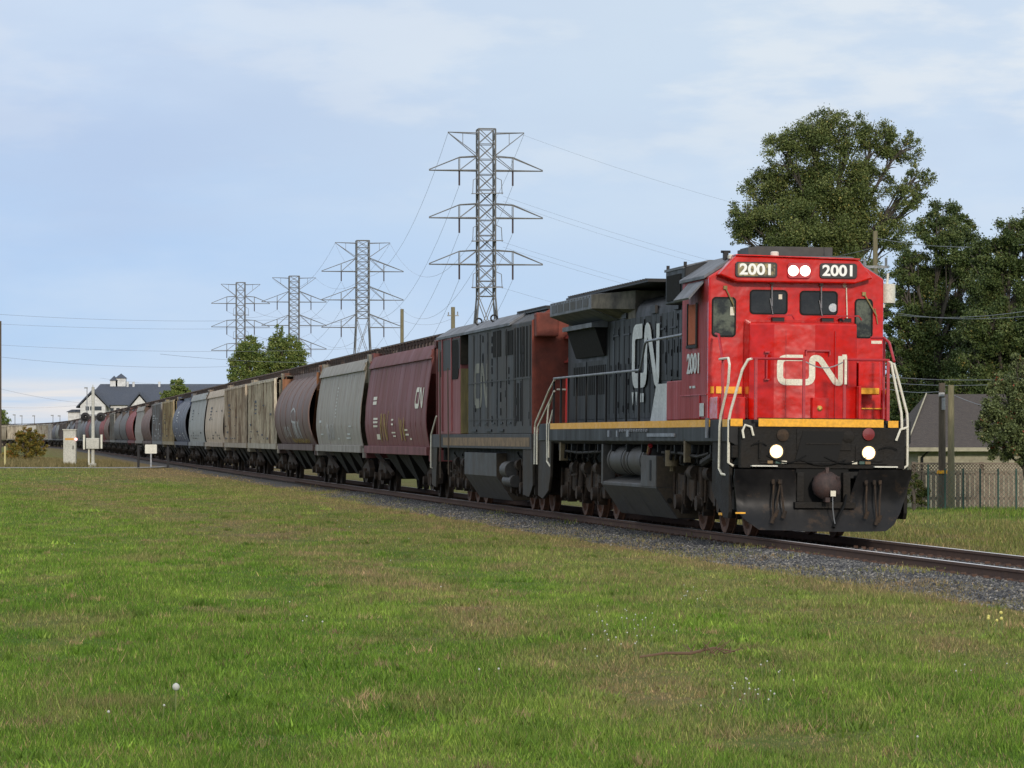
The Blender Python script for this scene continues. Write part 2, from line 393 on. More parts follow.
# ------------------------------------------------------------------ ground
def grass_nodes(m, blades):
    n = m.node_tree.nodes; l = m.node_tree.links; b = n['Principled BSDF']
    g = n.new('ShaderNodeNewGeometry')
    def nz(scale, lo, hi, det=4, stretch=None, seed=0):
        mp = n.new('ShaderNodeMapping'); l.new(g.outputs['Position'], mp.inputs[0]); mp.inputs['Location'].default_value = (seed, seed, 0)
        mp.inputs['Scale'].default_value = stretch or (1, 1, 0)
        t = n.new('ShaderNodeTexNoise'); t.inputs['Scale'].default_value = scale; t.inputs['Detail'].default_value = det; l.new(mp.outputs[0], t.inputs['Vector'])
        r = ramp(n, [(lo, (0, 0, 0)), (hi, (1, 1, 1))], 'EASE'); l.new(t.outputs[0], r.inputs[0]); return r.outputs[0]
    big = nz(.9, .42, .62, 5, (1, .33, 0)); mid = nz(1.6, .35, .7, 6, (1, .45, 0), 17); dry = nz(.7, .52, .68, 8, (1, .35, 0), 41); fine = nz(6, .3, .72, 4, (1, .6, 0), 5)
    cc = mixc(n, l, big, (.098, .200, .018), (.180, .285, .040))
    cc = mixc(n, l, mathn(n, l, 'MULTIPLY', mid, .7), cc, (.062, .132, .014))
    cc = mixc(n, l, mathn(n, l, 'MULTIPLY', fine, .45), cc, (.20, .255, .058))
    cc = mixc(n, l, mathn(n, l, 'MULTIPLY', nz(.16, .44, .60, 3, (1, .5, 0), 63), .45), cc, (.066, .150, .013))
    at = n.new('ShaderNodeAttribute'); at.attribute_name = 'dry'
    dd = mathn(n, l, 'ADD', mathn(n, l, 'MULTIPLY', dry, .42), at.outputs['Fac'])
    dd = mathn(n, l, 'MINIMUM', mathn(n, l, 'MULTIPLY', dd, mathn(n, l, 'MULTIPLY_ADD', fine, .5, .75)), 1.0)
    cc = mixc(n, l, dd, cc, (.245, .185, .098))
    if blades:
        a2 = n.new('ShaderNodeAttribute'); a2.attribute_name = 'rnd'
        r = ramp(n, [(0, (.55, .58, .55)), (.55, (1.02, 1.02, 1.0)), (.88, (1.4, 1.36, 1.3)), (1, (2.3, 2.0, 2.1))]); l.new(a2.outputs['Fac'], r.inputs[0])
        cc = mixc(n, l, 1.0, cc, r.outputs[0], 'MULTIPLY')
        b.inputs['Roughness'].default_value = .7; b.inputs['Specular IOR Level'].default_value = .12
    else:
        fn = nz(40, .3, .7, 3, (1, 1, 0), 9)
        cc = mixc(n, l, 1.0, cc, mixc(n, l, fn, (.50, .48, .46), (.95, .92, .9)), 'MULTIPLY')
        b.inputs['Roughness'].default_value = .95; b.inputs['Specular IOR Level'].default_value = .1
        t = n.new('ShaderNodeTexNoise'); t.inputs['Scale'].default_value = 18; t.inputs['Detail'].default_value = 6; l.new(g.outputs['Position'], t.inputs['Vector'])
        bp = n.new('ShaderNodeBump'); bp.inputs['Distance'].default_value = .06; l.new(t.outputs[0], bp.inputs['Height']); l.new(bp.outputs[0], b.inputs['Normal'])
    l.new(cc, b.inputs['Base Color'])
M_ground = bpy.data.materials.new('lawn soil and turf'); M_ground.use_nodes = True; grass_nodes(M_ground, False)
M_blade = bpy.data.materials.new('grass blade'); M_blade.use_nodes = True; grass_nodes(M_blade, True)
def gz(x, y):
    x = np.asarray(x, float); y = np.asarray(y, float)
    wv = woff(x, y)
    und = .035*np.sin(x*.55+1.3)*np.sin(y*.21+.4) + .02*np.sin(x*1.7+y*.35)
    und = und*np.clip((np.abs(wv)-2.6)/3, 0, 1)*np.clip((y-10)/10, 0, 1)*np.clip((220-y)/60, 0, 1)
    dip = -.75*np.clip((x-9)/4, 0, 1)*np.clip((y-102)/8, 0, 1)*np.clip((170-y)/15, 0, 1)
    bank = .55*np.clip((y-262)/14, 0, 1)*np.clip((430-y)/40, 0, 1)*np.clip((-wv-7)/7, 0, 1)*np.clip((x+75)/10, 0, 1)
    return und + dip + bank
def dryf(x, y):
    wv = np.abs(woff(x, y))
    near = np.clip(1-(wv-2.0)/4.4, 0, 1)**.7*.95*(.72+.28*np.sin(x*1.7+y*.6)*np.sin(x*.6-y*.23))
    near = np.maximum(near, np.where(woff(x, y) > 0, .45*np.clip((12-wv)/4, 0, 1), 0))
    far = np.clip((y-150)/90, 0, 1)*.45
    # worn strip across the lawn, as in the photograph
    cxs = np.interp(y, [18, 22.5, 33.6, 44, 66, 114, 150], [2.2, 1.7, .43, -.95, -3.2, -11.9, -18])
    wid = np.interp(y, [20, 60, 120], [.55, 1.2, 3.2])
    mod = .55+.45*np.sin(x*1.9+np.sin(y*.8)*1.5)*np.sin(y*.47+1)
    strip = np.exp(-((x-cxs)/wid)**2)*mod*.85
    p2 = np.exp(-(((x-2.2)/1.1)**2+((y-33)/2.2)**2))*.5 + np.exp(-(((x+5.5)/1.3)**2+((y-74)/5)**2))*.5
    pl = p2*(.6+.4*np.sin(x*5+y*2))
    return np.clip(near+far+strip+pl, 0, 1)
ys = np.unique(np.concatenate([[-60, -20, 0, 8], np.arange(14, 110, .8), np.arange(110, 460, 3.), np.arange(460, 900, 20.), [1000, 1400, 2200, 3600, 6000]]))
xs = np.unique(np.concatenate([[-5000, -2500, -1200, -600, -300], np.arange(-170, -40, 6.), np.arange(-40, -18, 1.5), np.arange(-18, 26, .8), np.arange(26, 60, 3.), [90, 150, 300, 600, 1200, 2500, 5000]]))
GX, GY = np.meshgrid(xs, ys); GZ = gz(GX, GY)
v = np.stack([GX, GY, GZ], -1).reshape(-1, 3); nx = len(xs)
ii = np.arange(len(ys)-1)[:, None]*nx + np.arange(nx-1)[None]; fs = np.stack([ii, ii+1, ii+nx+1, ii+nx], -1).reshape(-1, 4)
me = bpy.data.meshes.new('ground'); me.from_pydata(v.tolist(), [], fs.tolist()); me.materials.append(M_ground)
me.polygons.foreach_set('use_smooth', [True]*len(me.polygons))
a = me.attributes.new('dry', 'FLOAT', 'POINT'); a.data.foreach_set('value', dryf(GX, GY).reshape(-1).astype(np.float32))
ground = bpy.data.objects.new('ground', me); col.objects.link(ground); ground['kind'] = 'structure'

# ballast bed, ties, rails
M_ballast = mat('grey ballast', (.050, .046, .042), (.105, .095, .085), rough=.95, scale=26, amount=.9, bump=.05, bscale=22, c3=(.13, .11, .09), contrast=(.42, .6))
sweep([(-2.35, -.02), (-1.75, .055), (-1.35, .085), (1.35, .085), (1.75, .055), (2.5, -.02)], 'ballast_bed', M_ballast)
track = empty('railway_track'); track['kind'] = 'structure'
for sgn in (-1, 1):
    c0 = sgn*.76
    rail = sweep([(c0-.075, .085), (c0-.07, .103), (c0-.012, .118), (c0-.012, .205), (c0-.036, .213), (c0-.036, .245), (c0-.03, .2495)], 'rail', M_railside, parent=track, kind=None, step=2)
    r2 = sweep([(c0+.03, .2495), (c0+.036, .245), (c0+.036, .213), (c0+.012, .205), (c0+.012, .118), (c0+.07, .103), (c0+.075, .085)], 'rail', M_railside, parent=track, kind=None, step=2)
    for o_ in (rail, r2): pass
    h = sweep([(c0-.03, .2495), (c0+.03, .2495)], 'rail_head', M_railtop, parent=track, kind=None, step=2)
mb = MB(); clip = MB()
s = 1.0
while s < 330:
    p = trk(s); q = trk(s+.3); d = (q-p).normalized(); r = Vector((d.y, -d.x, 0))
    jit = random.uniform(-.05, .05); zt = .092+random.uniform(-.004, .004)
    cs4 = [p + r*(x+jit) + d*yy for x, yy in ((-1.3, -.11), (1.3, -.11), (1.3, .11), (-1.3, .11))]
    mb.add([(c_.x, c_.y, zt-.12) for c_ in cs4] + [(c_.x, c_.y, zt) for c_ in cs4], [(4, 5, 6, 7), (0, 1, 5, 4), (1, 2, 6, 5), (2, 3, 7, 6), (3, 0, 4, 7)])
    if s < 160:
        for e in (-.76, .76):
            for g_ in (-.11, .11):
                c_ = p + r*(e+g_); clip.box(c_.x-.035, c_.x+.035, c_.y-.05, c_.y+.05, .09, .135)
    s += .53
ti = mb.build('sleepers', M_tie, track); ti['kind'] = 'stuff'
sp = clip.build('rail_spikes', M_railside, track); sp['kind'] = 'stuff'

# ballast stones
def scatter_mesh(name, V, Fc, m, attrs=None, kind='stuff', label=None, cat=None):
    me = bpy.data.meshes.new(name)
    nv = len(V); nf = len(Fc); k = Fc.shape[1]
    me.vertices.add(nv); me.vertices.foreach_set('co', V.astype(np.float32).ravel())
    me.loops.add(nf*k); me.loops.foreach_set('vertex_index', Fc.astype(np.int32).ravel())
    me.polygons.add(nf); me.polygons.foreach_set('loop_start', np.arange(0, nf*k, k, dtype=np.int32))
    me.update(calc_edges=True)
    for an, av in (attrs or {}).items():
        a = me.attributes.new(an, 'FLOAT', 'POINT'); a.data.foreach_set('value', av.astype(np.float32))
    me.materials.append(m)
    o = bpy.data.objects.new(name, me); col.objects.link(o)
    if kind: o['kind'] = kind
    if label: tag(o, label, cat)
    return o
oct_v = np.array([(1, 0, 0), (-1, 0, 0), (0, 1, 0), (0, -1, 0), (0, 0, 1), (0, 0, -1)], float)
oct_f = np.array([(0, 2, 4), (2, 1, 4), (1, 3, 4), (3, 0, 4), (2, 0, 5), (1, 2, 5), (3, 1, 5), (0, 3, 5)])
def stones(n, s0, s1, w0, w1, seed):
    g = np.random.default_rng(seed)
    ss = s0 + (s1-s0)*g.random(n)**1.3; ww = w0+(w1-w0)*g.random(n)
    i = np.interp(ss, AL, np.arange(len(AL))); ix = i.astype(int)
    cx = np.interp(ss, AL, TX)+tdy[ix]*ww; cy = np.interp(ss, AL, TY)-tdx[ix]*ww
    aw = np.abs(ww)
    cz = np.where(aw < 1.35, .085, np.where(aw < 1.75, .085-(aw-1.35)*.075, .055-(aw-1.75)*.11)).clip(-.01)
    r = g.uniform(.015, .038, n)
    th = g.random((n, 3))*6.28
    V = oct_v[None]*g.uniform(.7, 1.3, (n, 6, 1))*r[:, None, None]
    c1, s1_ = np.cos(th[:, 0])[:, None], np.sin(th[:, 0])[:, None]
    x, y, z = V[..., 0], V[..., 1], V[..., 2]
    x, y = x*c1-y*s1_, x*s1_+y*c1
    c2, s2 = np.cos(th[:, 1])[:, None], np.sin(th[:, 1])[:, None]
    y, z = y*c2-z*s2, y*s2+z*c2
    V = np.stack([x+cx[:, None], y+cy[:, None], z*.8+cz[:, None]+.008], -1).reshape(-1, 3)
    Fc = (oct_f[None]+np.arange(n)[:, None, None]*6).reshape(-1, 3)
    return V, Fc, np.repeat(g.random(n), 6)
def m_rnd(name, stops, rough=.9):
    m = bpy.data.materials.new(name); m.use_nodes = True; n = m.node_tree.nodes; l = m.node_tree.links
    a = n.new('ShaderNodeAttribute'); a.attribute_name = 'rnd'; r = ramp(n, stops); l.new(a.outputs['Fac'], r.inputs[0])
    l.new(r.outputs[0], n['Principled BSDF'].inputs['Base Color']); n['Principled BSDF'].inputs['Roughness'].default_value = rough
    n['Principled BSDF'].inputs['Specular IOR Level'].default_value = .25
    return m
M_stone = m_rnd('ballast stone', [(0, (.03, .031, .035)), (.5, (.080, .080, .083)), (.85, (.155, .15, .14)), (.97, (.26, .24, .21)), (1, (.34, .32, .29))])
V1 = stones(52000, s_at_y(36), s_at_y(125), -2.5, -.86, 1); V2 = stones(15000, s_at_y(36), s_at_y(75), -.68, 2.4, 2)
V = np.concatenate([V1[0], V2[0]]); Fc = np.concatenate([V1[1], V2[1]+len(V1[0])]); rn = np.concatenate([V1[2], V2[2]])
scatter_mesh('ballast_stones', V, Fc, M_stone, {'rnd': rn}, label='grey crushed stone ballast along the near rail', cat='ballast')

# grass blades
def blades(n, y0, y1, sel, hmin, hmax, seed, power=1.0):
    g = np.random.default_rng(seed)
    u = g.random(n)
    y = y0*(y1/y0)**u if power == 1 else y0+(y1-y0)*u
    hw = .155*y+1.6
    x = g.uniform(-1, 1, n)*hw
    # clumping
    wv = woff(x, y); k = sel(x, y, wv)
    x, y, wv = x[k], y[k], wv[k]; n = len(x)
    d = dryf(x, y)
    h = g.uniform(hmin, hmax, n)*(1+.5*np.sin(x*2.1+np.sin(y*.9)*2)*np.sin(y*1.1))*(1-.25*d)
    wd = .0036*np.sqrt(y/22)*np.where(y > 90, 1+(y-90)/120, 1)*g.uniform(.7, 1.4, n)
    a = g.random(n)*6.283; ln = g.uniform(.1, .75, n)*h; la = g.random(n)*6.283
    z = gz(x, y)-.005; z = np.where(np.abs(wv) < 2.35, np.maximum(z, .055-(np.abs(wv)-1.75)*.12), z)
    b0 = np.stack([x-np.cos(a)*wd, y-np.sin(a)*wd, z], -1); b1 = np.stack([x+np.cos(a)*wd, y+np.sin(a)*wd, z], -1)
    t = np.stack([x+np.cos(la)*ln, y+np.sin(la)*ln, z+h], -1)
    V = np.stack([b0, b1, t], 1).reshape(-1, 3)
    return V, np.repeat(g.random(n), 3), np.repeat(np.where(g.random(n) < .09+.25*d, .9, d+g.normal(0, .12, n)), 3).clip(0, 1)
def sel_near(x, y, wv):
    return (wv < -2.0-.35*np.sin(x*1.3+y*.35)*np.sin(y*.31+.5)+np.random.default_rng(3).normal(0, .25, len(x)))
def sel_far(x, y, wv): return (wv > 2.3) & (x > 3) & (y < 99)
parts = [blades(1150000, 20.5, 150, sel_near, .02, .062, 11), blades(45000, 24, 150, sel_near, .05, .11, 12), blades(260000, 110, 232, sel_near, .03, .07, 15),
         blades(240000, 50, 100, sel_far, .05, .13, 13),
         blades(260000, 36, 140, lambda x, y, wv: (wv < -1.0) & (wv > -3.2) & (np.sin(x*3.1+y*.7)*np.sin(y*.9)+(-wv-1.7)*.9 > .1), .03, .09, 14),
         blades(90000, 36, 100, lambda x, y, wv: (wv < -.85) & (wv > -1.3) & (np.sin(x*4.1+y*1.7)*np.sin(y*1.9) > .55), .03, .07, 16)]
def tufts(n, seed):
    g = np.random.default_rng(seed); y = 21*(120/21)**g.random(n); x = g.uniform(-1, 1, n)*(.15*y+.5)
    k = woff(x, y) < -2.6; x, y = x[k], y[k]; n = len(x); k = 46; d0 = dryf(x, y)
    kind = g.random(n); R_ = g.uniform(.05, .22, n); H_ = g.uniform(.04, .10, n)
    X = np.repeat(x, k)+g.normal(size=n*k)*np.repeat(R_, k)*.6; Y = np.repeat(y, k)+g.normal(size=n*k)*np.repeat(R_, k)
    h = np.repeat(H_, k)*g.uniform(.4, 1.1, n*k); wd = np.where(np.repeat(kind, k) > .8, .011, .0042)*np.sqrt(Y/22)
    a = g.random(n*k)*6.28; la = g.random(n*k)*6.28; ln = h*g.uniform(.2, 1., n*k); z = gz(X, Y)
    b0 = np.stack([X-np.cos(a)*wd, Y-np.sin(a)*wd, z], -1); b1 = np.stack([X+np.cos(a)*wd, Y+np.sin(a)*wd, z], -1); t = np.stack([X+np.cos(la)*ln, Y+np.sin(la)*ln, z+h], -1)
    dd = np.clip(np.repeat(np.where(kind < .25, .85, 0)+d0*.5, k), 0, 1)
    return np.stack([b0, b1, t], 1).reshape(-1, 3), np.repeat(np.clip(np.repeat(g.uniform(.15, .9, n), k)+g.normal(0, .12, n*k), 0, 1), 3), np.repeat(dd, 3)
parts += [tufts(1500, 77)]
V = np.concatenate([p[0] for p in parts]); rn = np.concatenate([p[1] for p in parts]); dr = np.concatenate([p[2] for p in parts])
scatter_mesh('grass', V, np.arange(len(V)).reshape(-1, 3), M_blade, {'rnd': rn, 'dry': dr}, label='short mown green lawn with straw coloured dry streaks', cat='grass')

# ------------------------------------------------------------------ rolling stock running gear
def wheel(parent, x, y, r=.5, name='wheel', m=None):
    sg = -1 if x < 0 else 1
    mb = MB(); mb.disc_lathe((x, y, r+.0), (sg, 0, 0), [(.02, .02), (.16, .03), (.17, -.005), (r*.72, -.015), (r*.8, .035), (r, .035), (r, -.065), (r+.028, -.075), (r+.02, -.1), (r*.75, -.1), (.15, -.05), (.02, -.05)], 28)
    return mb.build(name, m or M_wheel, parent, smooth=True)
def loco_truck(root, ys_, ends):
    tr = empty('truck'); tr.parent = root
    y0, y1 = ys_[0]-.75, ys_[-1]+.75
    for sg in (-1, 1):
        X0, X1 = sorted((sg*.98, sg*1.16))
        mb = MB()
        prof = [(y0, .42), (y0+.25, .42)]
        for i, ya in enumerate(ys_):
            prof += [(ya-.36, .62), (ya-.22, .40), (ya+.22, .40), (ya+.36, .62)]
            if i < len(ys_)-1:
                m_ = (ya+ys_[i+1])/2; prof += [(m_-.25, .52), (m_+.25, .52)]
        prof += [(y1-.25, .42), (y1, .42), (y1, .78), (y1-.3, 1.0), (ys_[-1]-.2, .95), ((ys_[0]+ys_[-1])/2+.5, 1.12), ((ys_[0]+ys_[-1])/2-.5, 1.12), (ys_[0]+.2, .95), (y0+.3, 1.0), (y0, .78)]
        mb.prism(prof, 'x', X0, X1); mb.build('side_frame', M_truck, tr, bevel=.02)
        jb = MB()
        for ya in ys_:
            jb.cyl((sg*1.14, ya, .5), (sg*1.30, ya, .5), .15, .13, 14); jb.box(*sorted((sg*1.1, sg*1.2)), ya-.2, ya+.2, .36, .7)
            for e in (-.27, .27):
                for q in range(4): jb.cyl((sg*1.09, ya+e, .62+q*.075), (sg*1.09, ya+e, .66+q*.075), .085, n=10)
        jb.build('journal_box', M_truck, tr, smooth=True)
        bc = MB()
        for yb in (ys_[0]-.5, ys_[1]+.5, ys_[1]-.95):
            bc.cyl((sg*1.18, yb, 1.02), (sg*1.18, yb+.38, 1.02), .13, n=14); bc.cyl((sg*1.18, yb+.38, 1.02), (sg*1.18, yb+.75, .98), .025, n=6)
        for ya in ys_:
            bc.tube([(sg*1.2, ya+.52, 1.0), (sg*1.21, ya+.5, .6), (sg*1.12, ya+.47, .3)], .032)
            bc.box(*sorted((sg*.9, sg*1.08)), ya+.42, ya+.55, .28, .62)
        bc.cyl((sg*1.23, ys_[1]-.28, .62), (sg*1.23, ys_[1]-.28, 1.1), .055, n=10)
        bc.build('brake_cylinder', M_truck, tr, smooth=True)
        pp = MB(); zc = 1.0
        for k in range(4):
            a_ = random.uniform(y0+.3, y1-1.2)
            pp.tube([(sg*1.05, a_, 1.35), (sg*1.2, a_+.15, 1.15), (sg*1.22, a_+.5, 1.12+.05*k), (sg*1.1, a_+.8, 1.4)], .022, 5)
        pp.build('air_hose', M_rubber, tr, smooth=True)
        g_ = random.Random(int(ys_[0]*10)+sg)
        sp_ = MB()
        for ya in ys_:
            for q in range(6): sp_.disc_lathe((sg*1.10, ya-.27, .62+q*.06), (0, 0, 1), [(.05, 0), (.10, .01), (.10, .03), (.05, .04)], 10)
        sp_.build('coil_spring', M_truck, tr, smooth=True)
        for q in range(9):
            r_ = MB(); a_ = g_.uniform(y0+.2, y1-.7); z_ = g_.uniform(.45, 1.05)
            if q % 3 == 0: r_.tube([(sg*1.2, a_, z_), (sg*1.24, a_+.3, z_+g_.uniform(-.15, .15)), (sg*1.2, a_+.7, z_+g_.uniform(-.1, .1))], .022, 6)
            elif q % 3 == 1: r_.box(*sorted((sg*1.15, sg*1.25)), a_, a_+g_.uniform(.06, .18), z_, z_+g_.uniform(.08, .26))
            else: r_.cyl((sg*1.22, a_, .45+.2*g_.random()), (sg*1.2, a_+g_.uniform(-.1, .2), 1.05), .028, n=7)
            r_.build('brake_rigging', M_truck, tr, bevel=.008)
        for ya in ys_: wheel(tr, sg*.76, ya)
    ax = MB()
    for ya in ys_: ax.cyl((-.72, ya, .5), (.72, ya, .5), .09, n=10); ax.box(-.5, .5, ya-.1, ya+.6, .3, .85)
    ax.box(-.98, .98, (ys_[0]+ys_[-1])/2-.3, (ys_[0]+ys_[-1])/2+.3, .55, 1.1)
    ax.build('axle', M_under, tr, smooth=True)
    return tr
def coupler(root, y, dirn, z=.86):
    mb = MB()
    mb.cyl((0, y, z), (0, y+dirn*.45, z), .085, n=8)
    mb.prism([(-.17, y+dirn*.36), (-.2, y+dirn*.62), (-.12, y+dirn*.74), (-.02, y+dirn*.60), (.05, y+dirn*.60), (.14, y+dirn*.76), (.2, y+dirn*.66), (.15, y+dirn*.38)], 'z', z-.15, z+.15)
    mb.box(-.04, .04, y+dirn*.4, y+dirn*.5, z+.14, z+.24)
    return mb.build('coupler', M_brown, root, bevel=.02)

# ------------------------------------------------------------------ LEAD LOCOMOTIVE
def place(s0, length, tilt=0.0):
    a_ = trk(s0+.08*length); b_ = trk(s0+.92*length); d = (b_-a_).normalized()
    p = a_ - d*(.08*length)
    o = (p.x, p.y, RT)
    return o, math.atan2(-d.x, d.y)
s_lead = s_at_y(60.8)
loc, rz = place(s_lead, 21.2)
A = empty('diesel_locomotive', loc, rz); A.rotation_euler = (0, R(.55), rz)
tag(A, 'red and black diesel locomotive with lit headlights leading the train', 'locomotive')
# frame and deck
mb = MB(); mb.prism([(-1.5, 1.56), (-1.5, 1.92), (1.5, 1.92), (1.5, 1.56), (1.4, 1.5), (-1.4, 1.5)], 'y', .35, 20.6)
mb.box(-.75, .75, .3, 20.9, .98, 1.5)
for k in range(11): mb.box(-1.42, 1.42, 2.3+k*1.6, 2.36+k*1.6, 1.36, 1.5)
mb.build('underframe', M_black, A, bevel=.01)
mb = MB(); mb.box(-1.507, -1.502, 1.95, 19.0, 1.80, 1.921); mb.box(-1.507, -1.502, .42, .9, 1.80, 1.921)
mb.box(-1.08, .98, .085, .095, 1.81, 1.935); mb.box(1.08, 1.25, .19, .2, 1.81, 1.92); mb.box(-1.49, -1.29, .33, .34, 1.81, 1.93)
mb.build('stripe', M_yellow, A)
# little things on the side sill
mb = MB()
for y_, w_ in ((5.0, 2.6), (9.5, .25), (10.7, .12), (11.6, .18)): mb.box(-1.53, -1.5, y_, y_+w_, 1.64, 1.70 if w_ > 1 else 1.76)
for k in range(12): mb.cyl((-1.53, 7.7+k*.25, 1.75), (-1.5, 7.7+k*.25, 1.75), .03, n=6)
mb.cyl((-1.53, 2.05, 1.62), (-1.53, 2.05, 1.95), .035, n=8)
mb.build('sill_fitting', M_hr, A)
# front end plate
mb = MB(); mb.box(-1.36, 1.34, .12, .34, 1.14, 1.80); mb.box(-1.1, 1.0, .1, .12, 1.935, 1.95)
mb.box(-1.45, 1.45, .34, 1.9, 1.30, 1.50)
mb.box(-.45, .45, .10, .12, 1.43, 1.78)
mb.box(-1.08, -.62, .095, .12, 1.25, 1.52); mb.box(.52, .98, .095, .12, 1.25, 1.52)
mb.build('end_plate', M_under, A, bevel=.015)
mb = MB(); mb.prism([(-.48, 1.25), (-.35, 1.74), (.33, 1.74), (.22, 1.25)], 'y', .08, .1); mb.build('recess_shade_plate', M_rubber, A)  # raised black plate, its colour painting the dark of a recess
mb = MB(); mb.box(-.30, .26, .065, .08, 1.53, 1.55); mb.box(-1.05, 1.05, .08, .1, 1.22, 1.245); mb.build('plate_rib', M_under, A)
# plow
cols_ = [(-1.46, 1.12, .98), (-1.40, 1.12, .45), (-1.28, 1.12, .30), (-1.08, 1.12, .15), (-.5, 1.12, .14), (-.44, .70, .13), (-.34, .52, .13), (.3, .50, .13), (.42, .66, .13), (.55, 1.12, .13), (1.0, 1.13, .14), (1.15, 1.13, .24), (1.28, 1.13, .42), (1.37, 1.13, .62), (1.46, 1.14, 1.02)]
cc_ = []
for a_, b_ in zip(cols_, cols_[1:]):
    k_ = max(1, int((b_[0]-a_[0])/.07))
    for q_ in range(k_): cc_.append(tuple(u+(v_-u)*q_/k_ for u, v_ in zip(a_, b_)))
cols_ = cc_+[cols_[-1]]
rg = []
for x, zt, zb in cols_:
    yb = .0+.2*abs(x/1.46)**1.6; f_ = []
    for k in range(9):
        t = k/8; z = zt+(zb-zt)*t; f_.append((x, yb + float(np.interp(z, [.13, .3, .5, .62, .85, 1.14], [-.16, -.05, .05, .07, .02, -.10])), z))
    rg.append([Vector(p) for p in f_] + [Vector((p[0], p[1]+.03, p[2])) for p in reversed(f_)])
mb = MB(); mb.loft(rg); mb.build('snow_plow', mat('scuffed black plow paint', (.005, .005, .006), (.020, .018, .017), rough=.42, spec=.3, scale=1.5, amount=.8, c3=(.05, .032, .02)), A, smooth=True)
mb = MB(); mb.box(-.44, .42, .16, .2, .52, 1.2); mb.box(-1.3, 1.3, .5, .9, .45, 1.14); mb.build('draft_pocket', M_rubber, A)
mb = MB(); mb.box(-.46, -.34, .0, .16, .6, 1.08); mb.box(.30, .42, .0, .16, .6, 1.08); mb.box(-.5, .5, -.04, .16, .5, .6)
mb.build('coupler_carrier', M_under, A, bevel=.01)
cpl = coupler(A, .45, -1, .87)
mb = MB(); mb.disc_lathe((-.01, -.02, .87), (0, -1, 0), [(.10, -.1), (.20, .0), (.235, .1), (.225, .2), (.16, .28), (.05, .31)], 14); mb.build('knuckle', M_brown, cpl, smooth=True)
mb = MB(); mb.box(-.06, .02, -.30, -.1, .60, .68); mb.box(-.05, .01, -.25, -.18, 1.05, 1.16); mb.build('lock_lift', M_brown, cpl, bevel=.01)
mb = MB(); mb.box(.0, .085, -.40, -.39, .70, .79); mb.build('coupler_tag', M_cream, A)
mb = MB(); mb.tube([(.04, -.37, .72), (.06, -.3, .5), (.10, -.22, .34), (.12, -.20, .26)], .009, 5); mb.build('uncoupling_chain', M_steel, A)
for xs_, le, lean in ((-.86, .60, -.01), (-.74, .52, .05), (-.76, .50, -.06), (.66, .52, 0), (.80, .62, .04), (.90, .58, -.02)):
    mb = MB(); z0 = .93; yb = .0+.2*abs(xs_/1.46)**1.6
    mb.tube([(xs_, yb-.03, z0), (xs_+.01, yb-.12, z0-.06), (xs_+lean*.5, yb-.14, z0-le*.5), (xs_+lean, yb-.16, z0-le)], .016, 6)
    mb.cyl((xs_+lean-.02, yb-.16, z0-le-.07), (xs_+lean+.02, yb-.17, z0-le+.05), .034, n=8); mb.cyl((xs_, yb-.13, z0-.04), (xs_, yb-.13, z0+.03), .026, n=8)
    mb.build('air_hose', M_truck, A, smooth=True)
mb = MB(); mb.tube([(.35, .02, .72), (.3, -.05, .55), (.15, -.15, .3), (.1, -.2, .2)], .03, 6); mb.build('brake_hose', M_rubber, A, smooth=True)
for x0, x1 in ((-1.2, -.78), (.82, 1.2)):
    mb = MB(); mb.box(x0, x1, .0, .14, 1.165, 1.185); mb.build('plow_step', M_white, A)
for i, (x0, c_) in enumerate(((-.93, M_ostripe), (-.80, M_green), (-.70, M_cream), (.46, M_cream), (.58, M_green), (.68, M_ostripe))):
    mb = MB(); mb.box(x0, x0+.085, .07, .09, 1.215, 1.26); mb.build('hose_tag', c_, A)
for x, z in ((-.79, 1.41), (.73, 1.40)):
    h = MB(); h.disc_lathe((x, .1, z), (0, -1, 0), [(.12, 0), (.13, .05), (.115, .05), (.1, .03)], 20); ho = h.build('ditch_light', M_blackp, A, smooth=True)
    h = MB(); h.disc_lathe((x, .065, z), (0, -1, 0), [(.088, 0), (.07, .018), (.03, .026)], 20); h.build('lens', M_lamp, ho, smooth=True)
    h = MB(); h.disc_lathe((x, .068, z), (0, -1, 0), [(.108, 0), (.106, .012), (.089, .002), (.088, -.004)], 24); h.build('reflector', M_glow, ho, smooth=True)
for x, z, m_ in ((-.68, 1.67, M_truck), (.40, 1.66, M_under)):
    h = MB(); h.disc_lathe((x, .12, z), (0, -1, 0), [(.1, 0), (.1, .035), (.07, .05), (.01, .055)], 16); h.build('classification_lamp', m_, A, smooth=True)
h = MB(); h.disc_lathe((.73, .1, 1.70), (0, -1, 0), [(.10, 0), (.10, .03), (.01, .035)], 20); h.build('red_cover', M_redlens, A, smooth=True)
# MU cables on the end plate
mb = MB()
for (xa, xb, z_, sg) in ((-.95, -.3, 1.35, .12), (.0, .7, 1.33, .1), (-.4, .35, 1.28, .08), (.9, 1.2, 1.45, -.05), (-1.2, -.95, 1.5, -.05)):
    mb.tube([(xa+(xb-xa)*t, .06-.03*math.sin(t*3.1), z_-sg*math.sin(t*3.14)) for t in [i/6 for i in range(7)]], .010, 5)
mb.build('cable', M_rubber, A, smooth=True)
